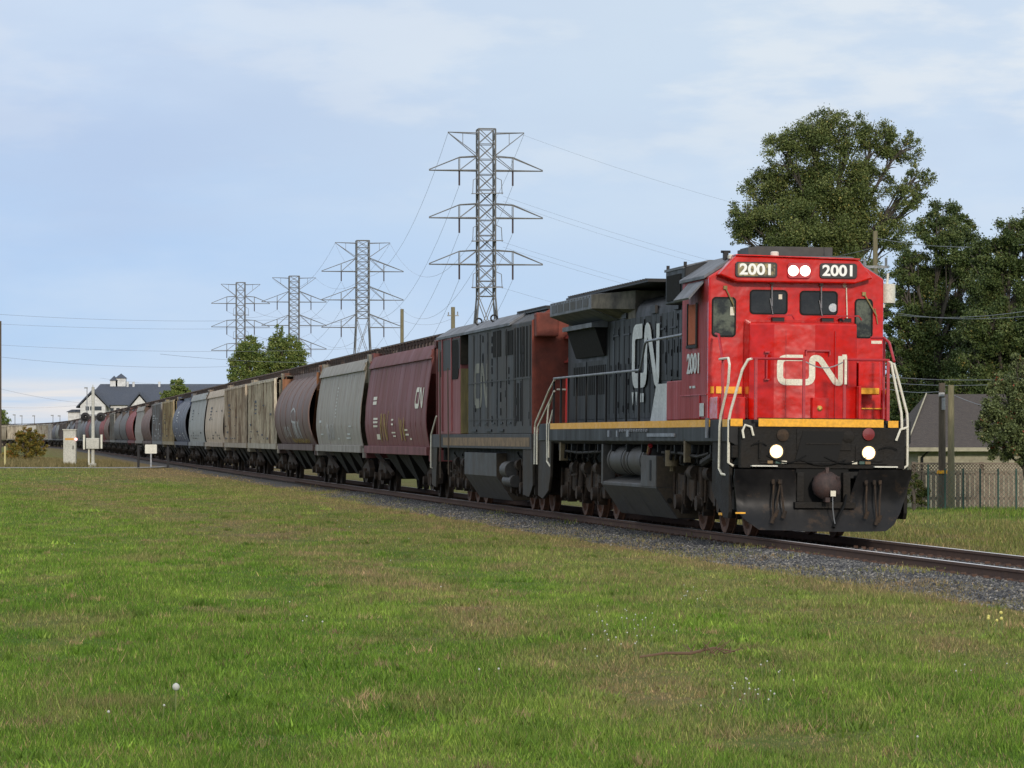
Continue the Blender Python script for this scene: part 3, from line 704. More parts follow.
# corner steps (four)
for yf, yr, sgn in ((.35, 1.85, -1), (.35, 1.85, 1)):
    X = sgn*1.5
    mb = MB()
    mb.prism([(yf+.12, .42), (yf+.12, 1.8), (yr, 1.56), (yr, .75), (yf+.55, .32), (yf+.2, .32)], 'x', *sorted((X-sgn*.02, X-sgn*.08)))
    for k in range(4): mb.box(*sorted((X-sgn*.1, X-sgn*.5)), .55, .95, .42+k*.36, .46+k*.36)
    mb.box(*sorted((X-sgn*.5, X-sgn*.55)), .5, 1.0, .4, 1.5)
    mb.build('step_well', M_under, A, bevel=.01)
mb = MB()
mb.prism([(19.0, 1.56), (20.75, 1.56), (20.75, .38), (20.1, .32), (19.35, .5), (19.1, .8)], 'x', -1.48, -1.42)
for k in range(4): mb.box(-1.42, -1.0, 20.25, 20.7, .42+k*.36, .46+k*.36)
mb.box(-1.4, 1.4, 20.72, 20.78, .4, 1.9); mb.build('step_well', M_stepw, A, bevel=.01)
mb = MB(); mb.box(-1.46, -1.3, .0, .04, .405, .43); mb.box(-1.49, -1.44, 1.0, 1.25, .36, .40); mb.build('step_edge', M_yellow, A)
# nose
mb = MB()
pl = [(-.90, 2.2), (-.90, 1.74), (-.52, 1.54), (.15, 1.45), (.90, 1.60), (.90, 2.2)]
lo = [(x, y, 1.92) for x, y in pl]; tp = [(x*.995, y, 3.60 if y > 2 else 3.53) for x, y in pl]
mb.loft([lo, tp]); mb.build('nose', M_red, A, bevel=.035)
mb = MB()      # door, hinge seams and latches on the nose
mb.box(-.33, -.325, 1.50, 1.53, 1.95, 3.4); mb.box(.5, .505, 1.49, 1.52, 1.95, 3.4)
mb.box(-.02, .40, 1.39, 1.41, 3.06, 3.085); mb.box(-.02, .0, 1.39, 1.47, 3.0, 3.085); mb.box(.38, .40, 1.39, 1.49, 3.0, 3.085)
for z in (3.05, 2.6): mb.box(-.68, -.60, 1.50, 1.60, z-.02, z)
mb.box(-.66, -.645, 1.47, 1.60, 2.58, 3.0); mb.box(.70, .712, 1.42, 1.56, 2.5, 2.95)
mb.build('nose_fitting', M_redpipe, A)
mb = MB(); mb.box(.08, .36, 1.30, 1.45, 1.95, 2.30); no = mb.build('receptacle_box', M_red, A, bevel=.01)
mb = MB(); mb.disc_lathe((.2, 1.30, 2.12), (0, -1, 0), [(.045, 0), (.045, .02), (.02, .04)], 14); mb.build('brass_cap', mat('brass', (.6, .4, .1), rough=.3, metal=.6), no, smooth=True)
mb = MB()
def nosept(u, v, th):
    x = -.47+u*.49; ysurf = np.interp(x, [-.9, -.52, .15, .9], [1.74, 1.54, 1.45, 1.60])
    return Vector((x, ysurf-.004-th, 2.50+v*.50))
cn_logo(mb, nosept, .205, maxseg=.2); mb.build('railway_logo', M_cream, A)
# cab
cabp = [(-1.49, 1.92), (-1.49, 4.30), (-.98, 4.62), (.98, 4.62), (1.49, 4.30), (1.49, 1.92)]
mb = MB(); mb.prism(cabp, 'y', 2.2, 2.32); cabf = mb.build('cab', M_red, A, bevel=.03)
mb = MB(); mb.prism([(x*.999, z-(.002 if z > 2 else 0)) for x, z in cabp], 'y', 2.325, 4.55); cside = mb.build('cab_side', M_redd, A, bevel=.03)
mb = MB(); mb.prism([(-1.53, 4.27), (-1.53, 4.33), (-1.0, 4.68), (1.0, 4.68), (1.53, 4.33), (1.53, 4.27), (.97, 4.63), (-.97, 4.63)], 'y', 2.42, 4.62); mb.build('cab_roof', M_roof, A, bevel=.01)
mb = MB(); mb.box(-.62, .70, 2.6, 4.1, 4.69, 4.84); mb.box(-.76, -.62, 2.55, 3.2, 4.69, 4.82); mb.box(.55, .56, 2.585, 2.6, 4.7, 4.84); mb.build('roof_air_conditioner', M_tank, A, bevel=.03)
mb = MB(); mb.box(-1.13, -1.03, 2.3, 2.45, 4.6, 4.68); mb.cyl((-.36, 2.3, 4.62), (-.36, 2.3, 4.74), .07, n=10); mb.build('roof_beacon', M_white, A, bevel=.02)
mb = MB(); mb.box(-1.16, -1.08, 2.6, 2.7, 4.6, 4.74); mb.cyl((-1.2, 2.65, 4.74), (-1.04, 2.65, 4.74), .022, n=8); mb.build('horn', M_blackp, A)
# headlight panel
hp = [(-1.38, 4.33), (-1.06, 4.21), (.94, 4.21), (1.24, 4.30), (1.0, 4.60), (-1.1, 4.64)]
mb = MB(); mb.prism(hp, 'y', 1.92, 2.2); mb.build('headlight_panel', M_red, A, bevel=.025)
mb = MB(); mb.prism([(x*1.02, z) for x, z in ((-1.08, 4.645), (.98, 4.605), (.98, 4.625), (-1.08, 4.665))], 'y', 1.88, 2.25); mb.build('panel_visor', M_red, A)
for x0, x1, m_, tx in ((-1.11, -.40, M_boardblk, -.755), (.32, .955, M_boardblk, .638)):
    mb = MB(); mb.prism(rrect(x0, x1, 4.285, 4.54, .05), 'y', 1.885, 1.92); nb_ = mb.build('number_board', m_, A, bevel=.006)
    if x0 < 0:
        g_ = MB(); g_.prism(rrect(x0+.04, x1-.04, 4.305, 4.52, .04), 'y', 1.878, 1.885); g_.build('reflection_panel', mat('number board glass with painted gold reflection', (.035, .028, .012), (.40, .32, .13), rough=.3, scale=9, amount=1., contrast=(.45, .62)), nb_)  # gold mottle paints a warm reflection on the board; nothing is lit here
    T = Matrix.Translation((tx, 1.872, 4.408)) @ FRONT
    text_mesh('2001', .25, .004, 'numerals', M_numw, nb_, T, stretch=1.12 if x0 > 0 else 1.16)
mb = MB(); mb.prism(rrect(-.23, .17, 4.275, 4.54, .06), 'y', 1.885, 1.92); hb = mb.build('headlight', M_redpipe, A, bevel=.01)
for x in (-.13, .07):
    mb = MB(); mb.disc_lathe((x, 1.885, 4.405), (0, -1, 0), [(.088, 0), (.078, .012), (.03, .02)], 20); mb.build('headlight_lens', M_lamp, hb, smooth=True)
# cab windows
for x0, x1, z0, z1, gm in ((-1.44, -1.03, 3.30, 3.965, M_glass2), (-.80, -.155, 3.685, 4.095, M_glass), (.05, .70, 3.68, 4.09, M_glass), (.99, 1.30, 3.31, 3.97, M_glass2)):
    mb = MB(); o_ = rrect(x0, x1, z0, z1, .07); i_ = rrect(x0+.025, x1-.025, z0+.025, z1-.025, .05)
    n_ = len(o_); v_ = [(x, y, z) for y in (2.18, 2.2) for x, z in o_] + [(x, y, z) for y in (2.18, 2.2) for x, z in i_]; f_ = []
    for k in range(n_):
        j = (k+1) % n_; f_ += [(k, j, 2*n_+j, 2*n_+k), (k, n_+k, n_+j, j), (2*n_+k, 2*n_+j, 3*n_+j, 3*n_+k)]
    mb.add(v_, f_); wo = mb.build('window', M_rubber, A)
    mb = MB(); mb.prism(i_, 'y', 2.190, 2.198); mb.build('pane', gm, wo)
mb = MB(); mb.box(-1.13, -1.06, 2.182, 2.188, 3.66, 3.80); mb.box(-.31, -.25, 2.182, 2.188, 3.94, 4.02); mb.build('window_sticker', M_cream, A)
mb = MB(); mb.disc_lathe((.62, 2.19, 3.81), (0, -1, 0), [(.075, 0), (.07, .006), (.01, .008)], 14); mb.build('window_decal', mat('pale blue decal', (.35, .45, .5), (.6, .6, .6), rough=.4, scale=20, amount=1), A)
for xa, za, xb, zb in ((-1.22, 4.12, -1.08, 3.83), (-.43, 4.22, -.43, 3.82), (.41, 4.2, .41, 3.8), (1.14, 4.05, 1.36, 3.68)):
    mb = MB(); mb.tube([(xa, 2.15, za), (xb, 2.14, zb)], .011, 5); mb.tube([(xb-.03, 2.155, zb+.13), (xb+.02, 2.155, zb-.13)], .009, 4); mb.box(xa-.03, xa+.03, 2.14, 2.2, za-.03, za+.03)
    mb.build('wiper', M_steel if abs(xa) < 1 else M_tanp, A)
for x in (-.36, .48, .78):
    mb = MB(); mb.tube([(x-.2, 1.85, 3.60), (x-.1, 1.84, 3.66), (x+.2, 1.84, 3.665), (x+.25, 1.86, 3.6)], .014, 5); mb.build('nose_grab_iron', M_redpipe, A)
    mb = MB(); mb.box(x-.1, x+.1, 1.95, 2.1, 3.56, 3.63); mb.build('window_washer', M_blackp, A)
mb = MB(); mb.disc_lathe((.81, 2.18, 4.18), (0, -1, 0), [(.035, 0), (.03, .02)], 10); mb.cyl((.84, 2.17, 4.15), (.86, 2.17, 3.6), .012, n=5); mb.build('cab_conduit', M_cream, A)
# white wind deflector right side, awning left side
mb = MB(); mb.cyl((1.66, 2.6, 3.92), (1.66, 2.6, 4.24), .125, n=14); mb.box(1.49, 1.6, 2.55, 2.65, 3.84, 3.9); mb.cyl((1.64, 2.6, 4.2), (1.66, 2.6, 4.42), .02, n=6); mb.build('mirror_housing', M_white, A, smooth=True)
mb = MB(); mb.prism([(-1.50, 4.25), (-1.50, 4.21), (-1.74, 3.93), (-1.76, 3.96)], 'y', 2.62, 3.95); mb.build('window_awning', M_roof, A)
mb = MB(); mb.box(-1.515, -1.495, 3.2, 3.85, 3.2, 3.88); so_ = mb.build('side_window', M_orange, A, bevel=.01)
mb = MB(); mb.box(-1.53, -1.50, 3.1, 3.98, 3.14, 3.19); mb.box(-1.525, -1.497, 3.12, 3.17, 3.19, 3.9); mb.box(-1.525, -1.497, 3.89, 3.94, 3.19, 3.9); mb.build('window_frame', M_rubber, so_)
T = Matrix.Translation((-1.503, 3.42, 2.86)) @ SIDE
text_mesh('2001', .46, .004, 'numerals', M_creamh, A, T, stretch=1.25)
mb = MB()
for k, (y, l_) in enumerate(((3.25, .25), (3.6, .15))): mb.box(-1.505, -1.5, y, y+l_, 2.46, 2.50)
mb.box(-1.506, -1.5, 2.5, 2.85, 1.98, 2.2); mb.build('stencil', M_creamh, A)
mb = MB(); mb.box(-1.505, -1.49, 2.3, 4.6, 2.335, 2.35); mb.box(-1.512, -1.49, 2.85, 2.865, 1.93, 2.33); mb.build('cab_seam', M_redpipe, A)
# boxes ahead of the cab on both sides of the nose (steps)
mb = MB(); mb.box(-1.47, -1.0, 1.5, 2.2, 1.92, 2.30); mb.box(.92, 1.36, 1.62, 2.2, 1.92, 2.14); mb.box(1.30, 1.36, 1.2, 1.62, 1.92, 2.45); mb.box(.88, .93, 1.4, 1.62, 1.92, 2.5); mb.box(.93, 1.30, 1.63, 2.2, 2.36, 2.9); mb.build('porch_box', M_red, A, bevel=.02)
mb = MB(); mb.box(-1.36, -.93, 2.16, 2.195, 2.36, 2.475); mb.box(-1.45, -1.40, 2.16, 2.195, 2.36, 2.475); mb.box(.95, 1.27, 1.58, 1.6, 2.37, 2.47); mb.box(.97, 1.30, 1.56, 1.6, 2.12, 2.14); mb.build('step_marking', M_yellow, A)
mb = MB(); mb.box(1.28, 1.46, 2.19, 2.2, 3.22, 3.27); mb.build('cab_label', M_cream, A)
# equipment housing behind the cab
mb = MB(); mb.prism([(-1.44, 3.97), (-1.44, 4.56), (-1.1, 4.66), (1.1, 4.66), (1.44, 4.56), (1.44, 3.97)], 'y', 4.6, 6.35); mb.box(-1.1, 1.1, 4.56, 6.3, 1.92, 3.97); mb.build('electrical_housing', M_black, A, bevel=.02)
mb = MB(); mb.box(-1.455, -1.44, 4.9, 6.2, 4.02, 4.47); mb.build('housing_grille', M_grille, A)
mb = MB(); mb.prism([(-1.46, 4.545), (-1.46, 4.59), (-1.0, 4.70), (1.0, 4.70), (1.0, 4.67)], 'y', 4.64, 6.4); mb.build('housing_roof', M_roof, A)
mb = MB()
for y in (5.0, 6.6): mb.box(-1.45, -1.40, y-.4, y-.35, 4.58, 4.66)
mb.build('lifting_lug', M_blackp, A)
mb = MB(); mb.box(-1.40, -.97, 4.56, 6.4, 1.925, 2.62); mb.build('walkway_cabinet', M_redd, A, bevel=.02)
mb = MB(); mb.box(-.985, -.95, 6.4, 8.1, 1.93, 2.62); mb.build('red_hood_panel', M_redd, A)
mb = MB(); mb.prism([(8.1, 1.93), (10.2, 1.93), (9.6, 2.62), (8.1, 2.62)], 'x', -.99, -.952); mb.build('white_hood_panel', M_creamh, A)
# hood
hoodp = [(-.94, 1.92), (-.94, 4.0), (-.90, 4.15), (-.78, 4.27), (-.55, 4.33), (.55, 4.33), (.78, 4.27), (.90, 4.15), (.94, 4.0), (.94, 1.92)]
mb = MB(); mb.prism(hoodp, 'y', 6.35, 20.2); hood = mb.build('hood', M_black, A, smooth=True)
y = 6.5; k = 0
while y < 15.0:
    z0 = 2.68 if y < 9.6 else 2.0
    mb = MB(); mb.box(-.952, -.94, y, y+.535, z0, 3.93); mb.box(-.960, -.952, y+.05, y+.075, z0+.1, 3.8)
    mb.box(-.965, -.952, y+.40, y+.43, (z0+3.9)/2-.12, (z0+3.9)/2+.12)
    mb.build('hood_door', M_black, hood, bevel=.006); y += .56
for y0_, y1_ in ((15.2, 17.6), (17.75, 19.6)):
    mb = MB(); mb.box(-.958, -.94, y0_, y1_, 2.0, 3.2)
    nn = int((y1_-y0_-.2)/.22)
    mb.build('hood_door', M_black, hood, bevel=.006)
    for j in range(nn):
        g_ = MB(); g_.box(-.963, -.957, y0_+.12+j*.22, y0_+.25+j*.22, 2.5, 3.1); g_.build('door_slot', M_grille, hood)
mb = MB()
def hoodpt(u, v, th): return Vector((-.980-th, 12.2-u*1.22, 2.60+v*1.17))
cn_logo(mb, hoodpt, .24); mb.build('railway_logo', M_creamh, A)
mb = MB()
for y in (11.2, 10.95): mb.box(-.985, -.979, y, y+.18, 2.30, 2.47)
for y in (12.0, 11.6): mb.prism([(y, 2.5), (y+.1, 2.25), (y+.2, 2.5)], 'x', -.990, -.98)
mb.build('hood_lettering', M_creamh, A)
mb = MB()
for y in (7.5, 9.8, 12.9): mb.box(-.99, -.94, y, y+.5, 3.95, 4.1)
mb.build('hood_vent', M_blackp, A)
mb = MB(); g_ = random.Random(8)
for k in range(46):
    y = 6.55+.56*g_.randrange(15); z = g_.uniform(2.1, 3.85)
    mb.box(-.975, -.950, y+.02, y+.06, z, z+.12)
for k in range(7): mb.box(-.972, -.95, 6.6+k*1.2, 7.3+k*1.2, 3.62, 3.65)
mb.build('hood_fitting', M_blackp, hood)
# radiator overhang, flared housing and roof
mb = MB()
mb.prism([(-1.5, 4.16), (-1.5, 4.44), (-1.1, 4.50), (1.1, 4.50), (1.5, 4.44), (1.5, 4.16), (.96, 3.95), (-.96, 3.95)], 'y', 14.0, 19.2)
rad = mb.build('radiator_housing', M_roof, A, bevel=.01)
mb = MB(); mb.loft([[(-1.49, 13.99, 4.17), (-1.49, 13.99, 4.44), (1.49, 13.99, 4.44), (1.49, 13.99, 4.17), (.96, 13.99, 3.97), (-.96, 13.99, 3.97)],
                    [(-.95, 12.1, 4.10), (-.95, 12.1, 4.46), (.95, 12.1, 4.46), (.95, 12.1, 4.10), (.945, 12.1, 3.9), (-.945, 12.1, 3.9)]]); mb.build('exhaust_fairing', M_soot, A)
mb = MB()
for k in range(6): mb.box(-1.506, -1.5, 14.3+k*.8, 14.9+k*.8, 4.22, 4.38)
for k in range(14): mb.cyl((-1.507, 14.15+k*.37, 4.41), (-1.5, 14.15+k*.37, 4.41), .02, n=6)
mb.build('radiator_panel', M_tank, rad)
mb = MB(); mb.box(-1.24, 1.24, 9.2, 18.7, 4.505, 4.54)
for k in range(34): mb.box(-1.27, 1.27, 9.3+k*.27, 9.38+k*.27, 4.54, 4.57)
mb.build('radiator_top', M_blackp, A)
mb = MB(); mb.box(-.5, .5, 8.2, 9.3, 4.32, 4.46); mb.cyl((0, 8.6, 4.4), (0, 8.6, 4.62), .2, n=12); mb.build('exhaust_stack', M_soot, A)
mb = MB(); mb.prism([(-.945, 4.0), (-1.28, 3.93), (-1.28, 3.84), (-.945, 3.84)], 'y', 15.2, 18.9); mb.build('intake_lip', M_roof, A)
mb = MB(); mb.prism([(-.945, 3.84), (-1.2, 3.84), (-1.0, 3.28), (-.945, 3.28)], 'y', 15.3, 18.8); mb.build('air_intake', M_grille, A)
# fuel tank
mb = MB(); mb.prism([(-1.44, .78), (-1.38, .80), (-.8, .95), (.8, .95), (1.38, .80), (1.44, .72), (1.05, .17), (-1.05, .17), (-1.44, .72)], 'y', 7.1, 12.9)
tank = mb.build('fuel_tank', M_tank, A, bevel=.015)
mb = MB(); mb.box(-1.45, 1.45, 7.1, 8.6, .735, 1.30); mb.box(-1.45, -1.2, 12.72, 12.9, .73, 1.5); tk2 = mb.build('tank_cabinet', M_tank, A, bevel=.01)
mb = MB(); mb.box(-1.46, -1.45, 7.55, 7.7, .85, 1.22); mb.build('sight_glass', M_rubber, tk2)
mb = MB()
for y in (9.3, 11.1): mb.add([(-1.443, y, .73), (-1.443, y+.02, .73), (-1.053, y+.02, .165), (-1.053, y, .165)], [(0, 1, 2, 3)])
mb.build('tank_seam', M_rubber, tank)
mb = MB(); mb.box(-1.43, 1.43, 7.085, 7.1, .74, 1.29); mb.prism([(-1.42, .73), (1.42, .73), (1.04, .19), (-1.04, .19)], 'y', 7.085, 7.1); mb.build('tank_end', mat('brown tank end with painted sunlight', (.085, .06, .035), (.05, .042, .035), rough=.8, scale=2.5, amount=.8), A)  # warm sunlight on the front face is put into this brown
mb = MB(); mb.cyl((-1.2, 7.1-.015, .5), (-1.2, 7.07, .5), .05, n=10); mb.box(-.9, -.4, 7.02, 7.07, .38, .44); mb.build('tank_fitting', M_under, A)
for y0_ in (8.75, 10.75):
    mb = MB(); mb.cyl((-1.12, y0_, 1.2), (-1.12, y0_+1.75, 1.2), .29, n=24)
    mb.disc_lathe((-1.12, y0_, 1.2), (0, -1, 0), [(.29, 0), (.22, .08), (.05, .11)], 24); ar = mb.build('air_reservoir', M_tank, A, smooth=True)
    mb = MB()
    for q in (.15, 1.5): mb.cyl((-1.12, y0_+q, 1.2), (-1.12, y0_+q+.06, 1.2), .297, n=24, cap=True)
    mb.build('reservoir_strap', M_under, ar, smooth=True)
mb = MB(); mb.tube([(-1.42, 7.95, 1.34), (-1.46, 7.6, 1.48)], .045, 8); mb.build('fuel_filler', M_redlens, A)
mb = MB()
for k in range(9):
    y = 2.6+k*.5; mb.tube([(-1.35, y, 1.5), (-1.36, y+.05, 1.3-.05*(k % 3)), (-1.3, y+.4, 1.25+.04*(k % 2))], .03, 6)
mb.tube([(-1.42, 2.4, 1.36), (-1.42, 3.4, 1.30), (-1.35, 5.5, 1.36), (-1.35, 7.0, 1.36)], .03, 6)
mb.tube([(-1.40, 2.1, 1.32), (-1.42, 2.9, 1.20), (-1.3, 3.1, 1.18)], .07, 8)
mb.tube([(-1.35, 13.0, 1.36), (-1.35, 16, 1.32), (-1.35, 18.6, 1.36)], .03, 6)
for k in range(7): mb.tube([(-1.35, 13.3+k*.75, 1.5), (-1.36, 13.4+k*.75, 1.22), (-1.25, 13.7+k*.75, 1.12)], .028, 6)
mb.build('air_pipe', M_under, A, smooth=True)
mb = MB(); mb.cyl((-1.3, 6.3, 1.12), (-1.3, 6.3, 1.4), .13, n=12); mb.cyl((-1.3, 6.3, 1.03), (-1.3, 6.3, 1.12), .05, n=8); mb.box(-1.45, -1.3, 17.9, 18.1, 1.15, 1.6); mb.box(-1.5, -1.4, 4.1, 4.25, 1.2, 1.6); mb.build('air_filter', mat('dusty tan casting', (.16, .12, .06), (.09, .07, .045), rough=.7, scale=5, amount=.7), A, smooth=True)
loco_truck(A, [2.25, 4.15, 6.05], 0); loco_truck(A, [14.9, 16.8, 18.7], 0)
# side handrail with stanchions
def both(fn):
    for sg in (-1, 1): fn(sg)
for sg in (-1, 1):
    X = sg*1.47
    mb = MB(); mb.tube([(X, 18.75, 2.86), (X, 8.75, 2.86), (X, 8.6, 2.90), (X, 8.2, 3.33), (X, 8.0, 3.37), (X, 4.55, 3.40)], .024, 8); mb.build('handrail', M_hr, A, smooth=True)
    for y in (18.75, 17.8, 16.85, 15.85, 14.65, 13.4, 12.3, 11.2, 10.1, 8.75):
        mb = MB(); mb.box(X-.02, X+.02, y-.02, y+.02, 1.64, 2.85); mb.box(X-sg*.0-.03, X+.03, y-.04, y+.04, 1.58, 1.66); mb.build('stanchion', M_blackp, A)
# white step handrails at rear near corner
for pth in ([(-1.47, 18.65, 2.84), (-1.49, 19.3, 2.62), (-1.51, 21.0, 1.95), (-1.51, 21.1, 1.85), (-1.51, 21.1, 1.05)],
            [(-1.47, 18.7, 2.60), (-1.49, 19.0, 2.45), (-1.51, 20.7, 1.85), (-1.51, 20.75, 1.75), (-1.51, 20.75, 1.05)],
            [(-1.45, 19.1, 2.5), (-1.49, 19.35, 2.25), (-1.50, 19.45, 1.9), (-1.50, 19.4, 1.12), (-1.48, 19.1, 1.02)],
            [(-1.45, 19.0, 2.2), (-1.49, 19.2, 1.9), (-1.50, 19.2, 1.25), (-1.5, 19.2, 1.2)]):
    mb = MB(); mb.tube(pth, .02, 8); mb.build('step_handrail', M_rail_w, A, smooth=True)
mb = MB(); mb.tube([(-.86, 20.7, 1.95), (-.86, 20.7, 2.88), (-.35, 20.7, 2.88)], .055, 8); mb.box(-.62, -.50, 20.3, 20.4, 1.93, 2.40); mb.build('end_handrail', mat('bright red pipe', (.7, .02, .012), rough=.4), A, smooth=True)
mb = MB(); mb.tube([(-1.1, 20.7, 2.66), (-.35, 20.7, 2.66)], .02, 6); mb.build('end_grab', M_rail_w, A)
# front handrails (red) and white step rails
for x0, x1 in ((-1.2, -.31), (.32, 1.08)):
    mb = MB(); xe = x1
    mb.tube([(x0-.0, .14, 2.90), (xe, .14, 2.90)], .021, 8); mb.build('front_handrail', M_redpipe, A, smooth=True)
for x in (-1.12, -.33, .34, 1.06):
    mb = MB(); mb.box(x-.022, x+.022, .12, .16, 1.92, 2.9); mb.build('front_stanchion', M_redpipe, A)
mb = MB(); mb.tube([(-.31, .14, 2.86)] + [(-.31+.63*t, .14, 2.86-.10*math.sin(3.1416*t)) for t in (.15, .3, .45, .6, .75, .9)] + [(.32, .14, 2.86)], .010, 5); mb.build('safety_chain', M_steel, A)
mb = MB(); mb.box(.33, .37, .1, .115, 2.5, 2.96); mb.box(.29, .36, .09, .1, 2.90, 2.98); mb.build('drop_plate', M_cream, A)
for path in ([(-1.18, .14, 2.90), (-1.25, .15, 2.88), (-1.33, .2, 2.72), (-1.48, .38, 2.05), (-1.50, .42, 1.9), (-1.50, .42, 1.22), (-1.42, .40, 1.17)],
             ):
    mb = MB(); mb.tube(path, .022, 8); mb.build('step_handrail', M_rail_w, A, smooth=True)
mb = MB(); mb.tube([(-1.43, 1.9, 3.34), (-1.44, 1.6, 3.32), (-1.46, 1.2, 2.95), (-1.46, 1.15, 2.88)], .022, 8); mb.build('side_grab_rail', M_redpipe, A, smooth=True)
mb = MB(); mb.tube([(-1.47, 1.35, 2.91), (-1.49, .55, 2.91), (-1.50, .40, 2.80), (-1.51, .44, 2.5), (-1.52, .98, 1.98), (-1.52, 1.05, 1.8), (-1.52, 1.08, 1.12), (-1.50, .95, 1.03), (-1.46, .75, 1.02)], .022, 8); mb.build('step_handrail', M_rail_w, A, smooth=True)
mb = MB(); mb.box(-1.45, -1.41, 1.25, 1.29, 1.92, 2.9); mb.build('front_stanchion', M_redpipe, A)
mb = MB(); mb.tube([(.95, .9, 3.28), (1.16, .85, 3.28), (1.19, .6, 3.2), (1.16, .14, 2.88)], .022, 8); mb.build('side_grab_rail', M_redpipe, A, smooth=True)
mb = MB(); mb.tube([(1.18, .9, 3.26), (1.18, .9, 1.95)], .022, 8); mb.build('front_stanchion', M_redpipe, A, smooth=True)
for pth in ([(1.06, .14, 2.88), (1.11, .14, 2.86), (1.14, .14, 2.7), (1.30, .2, 2.05), (1.31, .2, 1.9), (1.31, .2, 1.2), (1.26, .2, 1.16)],
            [(1.08, .3, 2.86), (1.20, .3, 2.84), (1.24, .3, 2.7), (1.43, .34, 2.05), (1.44, .34, 1.9), (1.44, .34, 1.2), (1.36, .3, 1.15)]):
    mb = MB(); mb.tube(pth, .022, 8); mb.build('step_handrail', M_rail_w, A, smooth=True)
for x in (-1.27, 1.30):
    sg = 1 if x > 0 else -1
    mb = MB(); mb.tube([(x-.1*sg, .05, 1.66), (x-.06*sg, .04, 1.8), (x+.04*sg, .04, 1.83), (x+.08*sg, .04, 1.74), (x+.06*sg, .04, 1.62)] if x < 0 else [(x-.12, .05, 1.6), (x-.05, .05, 1.78), (x+.08, .05, 1.82)], .02, 6); mb.build('grab_iron', M_rail_w, A, smooth=True)
mb = MB(); mb.tube([(-1.06, .05, 1.6), (-1.06, .05, 1.3)], .02, 5); mb.box(-1.08, -1.03, .03, .06, 1.54, 1.58); mb.build('uncoupling_lever', M_under, A)

# ------------------------------------------------------------------ SECOND LOCOMOTIVE (cowl body)
s2 = s_lead+21.5; L2 = 18.0
loc, rz = place(s2, L2)
B = empty('cowl_locomotive', loc, rz); tag(B, 'faded charcoal cowl bodied locomotive with rusty red end, second in the train', 'locomotive')
cp2 = [(-1.48, 1.72), (-1.48, 4.18), (-1.1, 4.42), (1.1, 4.42), (1.48, 4.18), (1.48, 1.72)]
mb = MB(); mb.prism(cp2, 'y', .12, 10.5); body2 = mb.build('cowl', M_loco2, B, bevel=.02)
mb = MB(); mb.prism([(x*1.0, z) for x, z in cp2], 'y', .05, .115); mb.build('end_wall', M_rust, B, bevel=.01)
tp2 = [(-1.05, 1.72), (-1.05, 4.18), (-.9, 4.40), (.9, 4.40), (1.05, 4.18), (1.05, 1.72)]
mb = MB(); mb.prism(tp2, 'y', 10.5, 12.3); mb.build('tapered_body', M_loco2, B)
mb = MB(); mb.box(-1.47, -1.06, 11.97, 12.0, 1.74, 3.35); mb.build('cab_back_panel', M_tanp, B)
mb = MB(); mb.prism(cp2, 'y', 12.0, 16.4); cab2 = mb.build('cab', M_pink, B, bevel=.02)
mb = MB(); mb.prism([(-1.3, 1.72), (-1.3, 3.1), (-1.0, 3.3), (1.0, 3.3), (1.3, 3.1), (1.3, 1.72)], 'y', 16.4, 17.6); mb.build('nose', M_pink, B, bevel=.02)
mb = MB(); mb.prism([(-1.52, 4.16), (-1.52, 4.22), (-1.12, 4.47), (1.12, 4.47), (1.52, 4.22), (1.52, 4.16), (1.1, 4.425), (-1.1, 4.425)], 'y', 3.2, 16.6); mb.build('roof', M_roof, B)
mb = MB(); mb.box(-1.15, 1.15, .1, 4.6, 4.43, 4.48)
for k in range(24): mb.box(-1.18, 1.18, .15+k*.18, .23+k*.18, 4.48, 4.51)
mb.build('radiator_top', M_blackp, B)
mb = MB()
for y in (7.6, 10.3):
    mb.tube([(-1.25+.08*math.cos(a_), y, 4.46+.08*math.sin(a_)) for a_ in [k*math.pi/6 for k in range(13)]], .022, 5)
mb.build('lifting_eye', M_blackp, B)
for y0_, y1_, z0_, z1_ in ((.25, 1.5, 2.98, 4.08), (1.6, 2.7, 2.98, 4.08), (2.9, 3.45, 3.5, 4.05), (3.55, 4.1, 3.5, 4.05), (4.8, 6.1, 3.5, 4.1), (1.6, 3.0, 2.0, 2.85)):
    if z0_ > 3:
        mb = MB(); mb.box(-1.492, -1.48, y0_, y1_, z0_, z1_); fr = mb.build('intake_grille', M_grille, B)
    else:
        for j in range(3):
            mb = MB(); mb.box(-1.49, -1.48, y0_+j*.45, y0_+.22+j*.45, z0_, z1_); mb.build('door_slot', M_grille, B)
mb = MB()
for y in (.3, 1.42, 2.5, 2.68, 3.9, 5.4, 6.95, 8.3, 9.4): mb.box(-1.50, -1.48, y, y+.05, 1.9, 4.1)
mb.box(-1.497, -1.48, .2, 10.4, 2.93, 2.96); mb.box(-1.495, -1.48, 2.5, 10.4, 2.05, 2.07)
mb.build('cowl_seam', M_loco2, B)
mb = MB(); g_ = random.Random(4)
for k in range(34):
    y = g_.choice([.3, 1.5, 2.6, 3.9, 5.35, 6.9, 8.2, 9.35])+g_.choice([.12, .9]); z = g_.uniform(1.95, 3.9)
    mb.box(-1.503, -1.48, y, y+.05, z, z+.16)
for k in range(5): mb.box(-1.50, -1.48, 3.2+k*1.3, 3.7+k*1.3, 1.95, 1.99)
for y in (4.3, 6.3, 8.9): mb.box(-1.51, -1.48, y, y+.9, 1.78, 1.83)
mb.build('cowl_seam', M_blackp, B)
mb = MB()
def l2pt(u, v, th): return Vector((-1.483-th, 9.3-u*1.0, 2.35+v*1.05))
cn_logo(mb, l2pt, .22); mb.build('railway_logo', mat('faded ghost logo paint', (.22, .21, .16), (.12, .12, .11), rough=.6, scale=2, amount=.7), B)
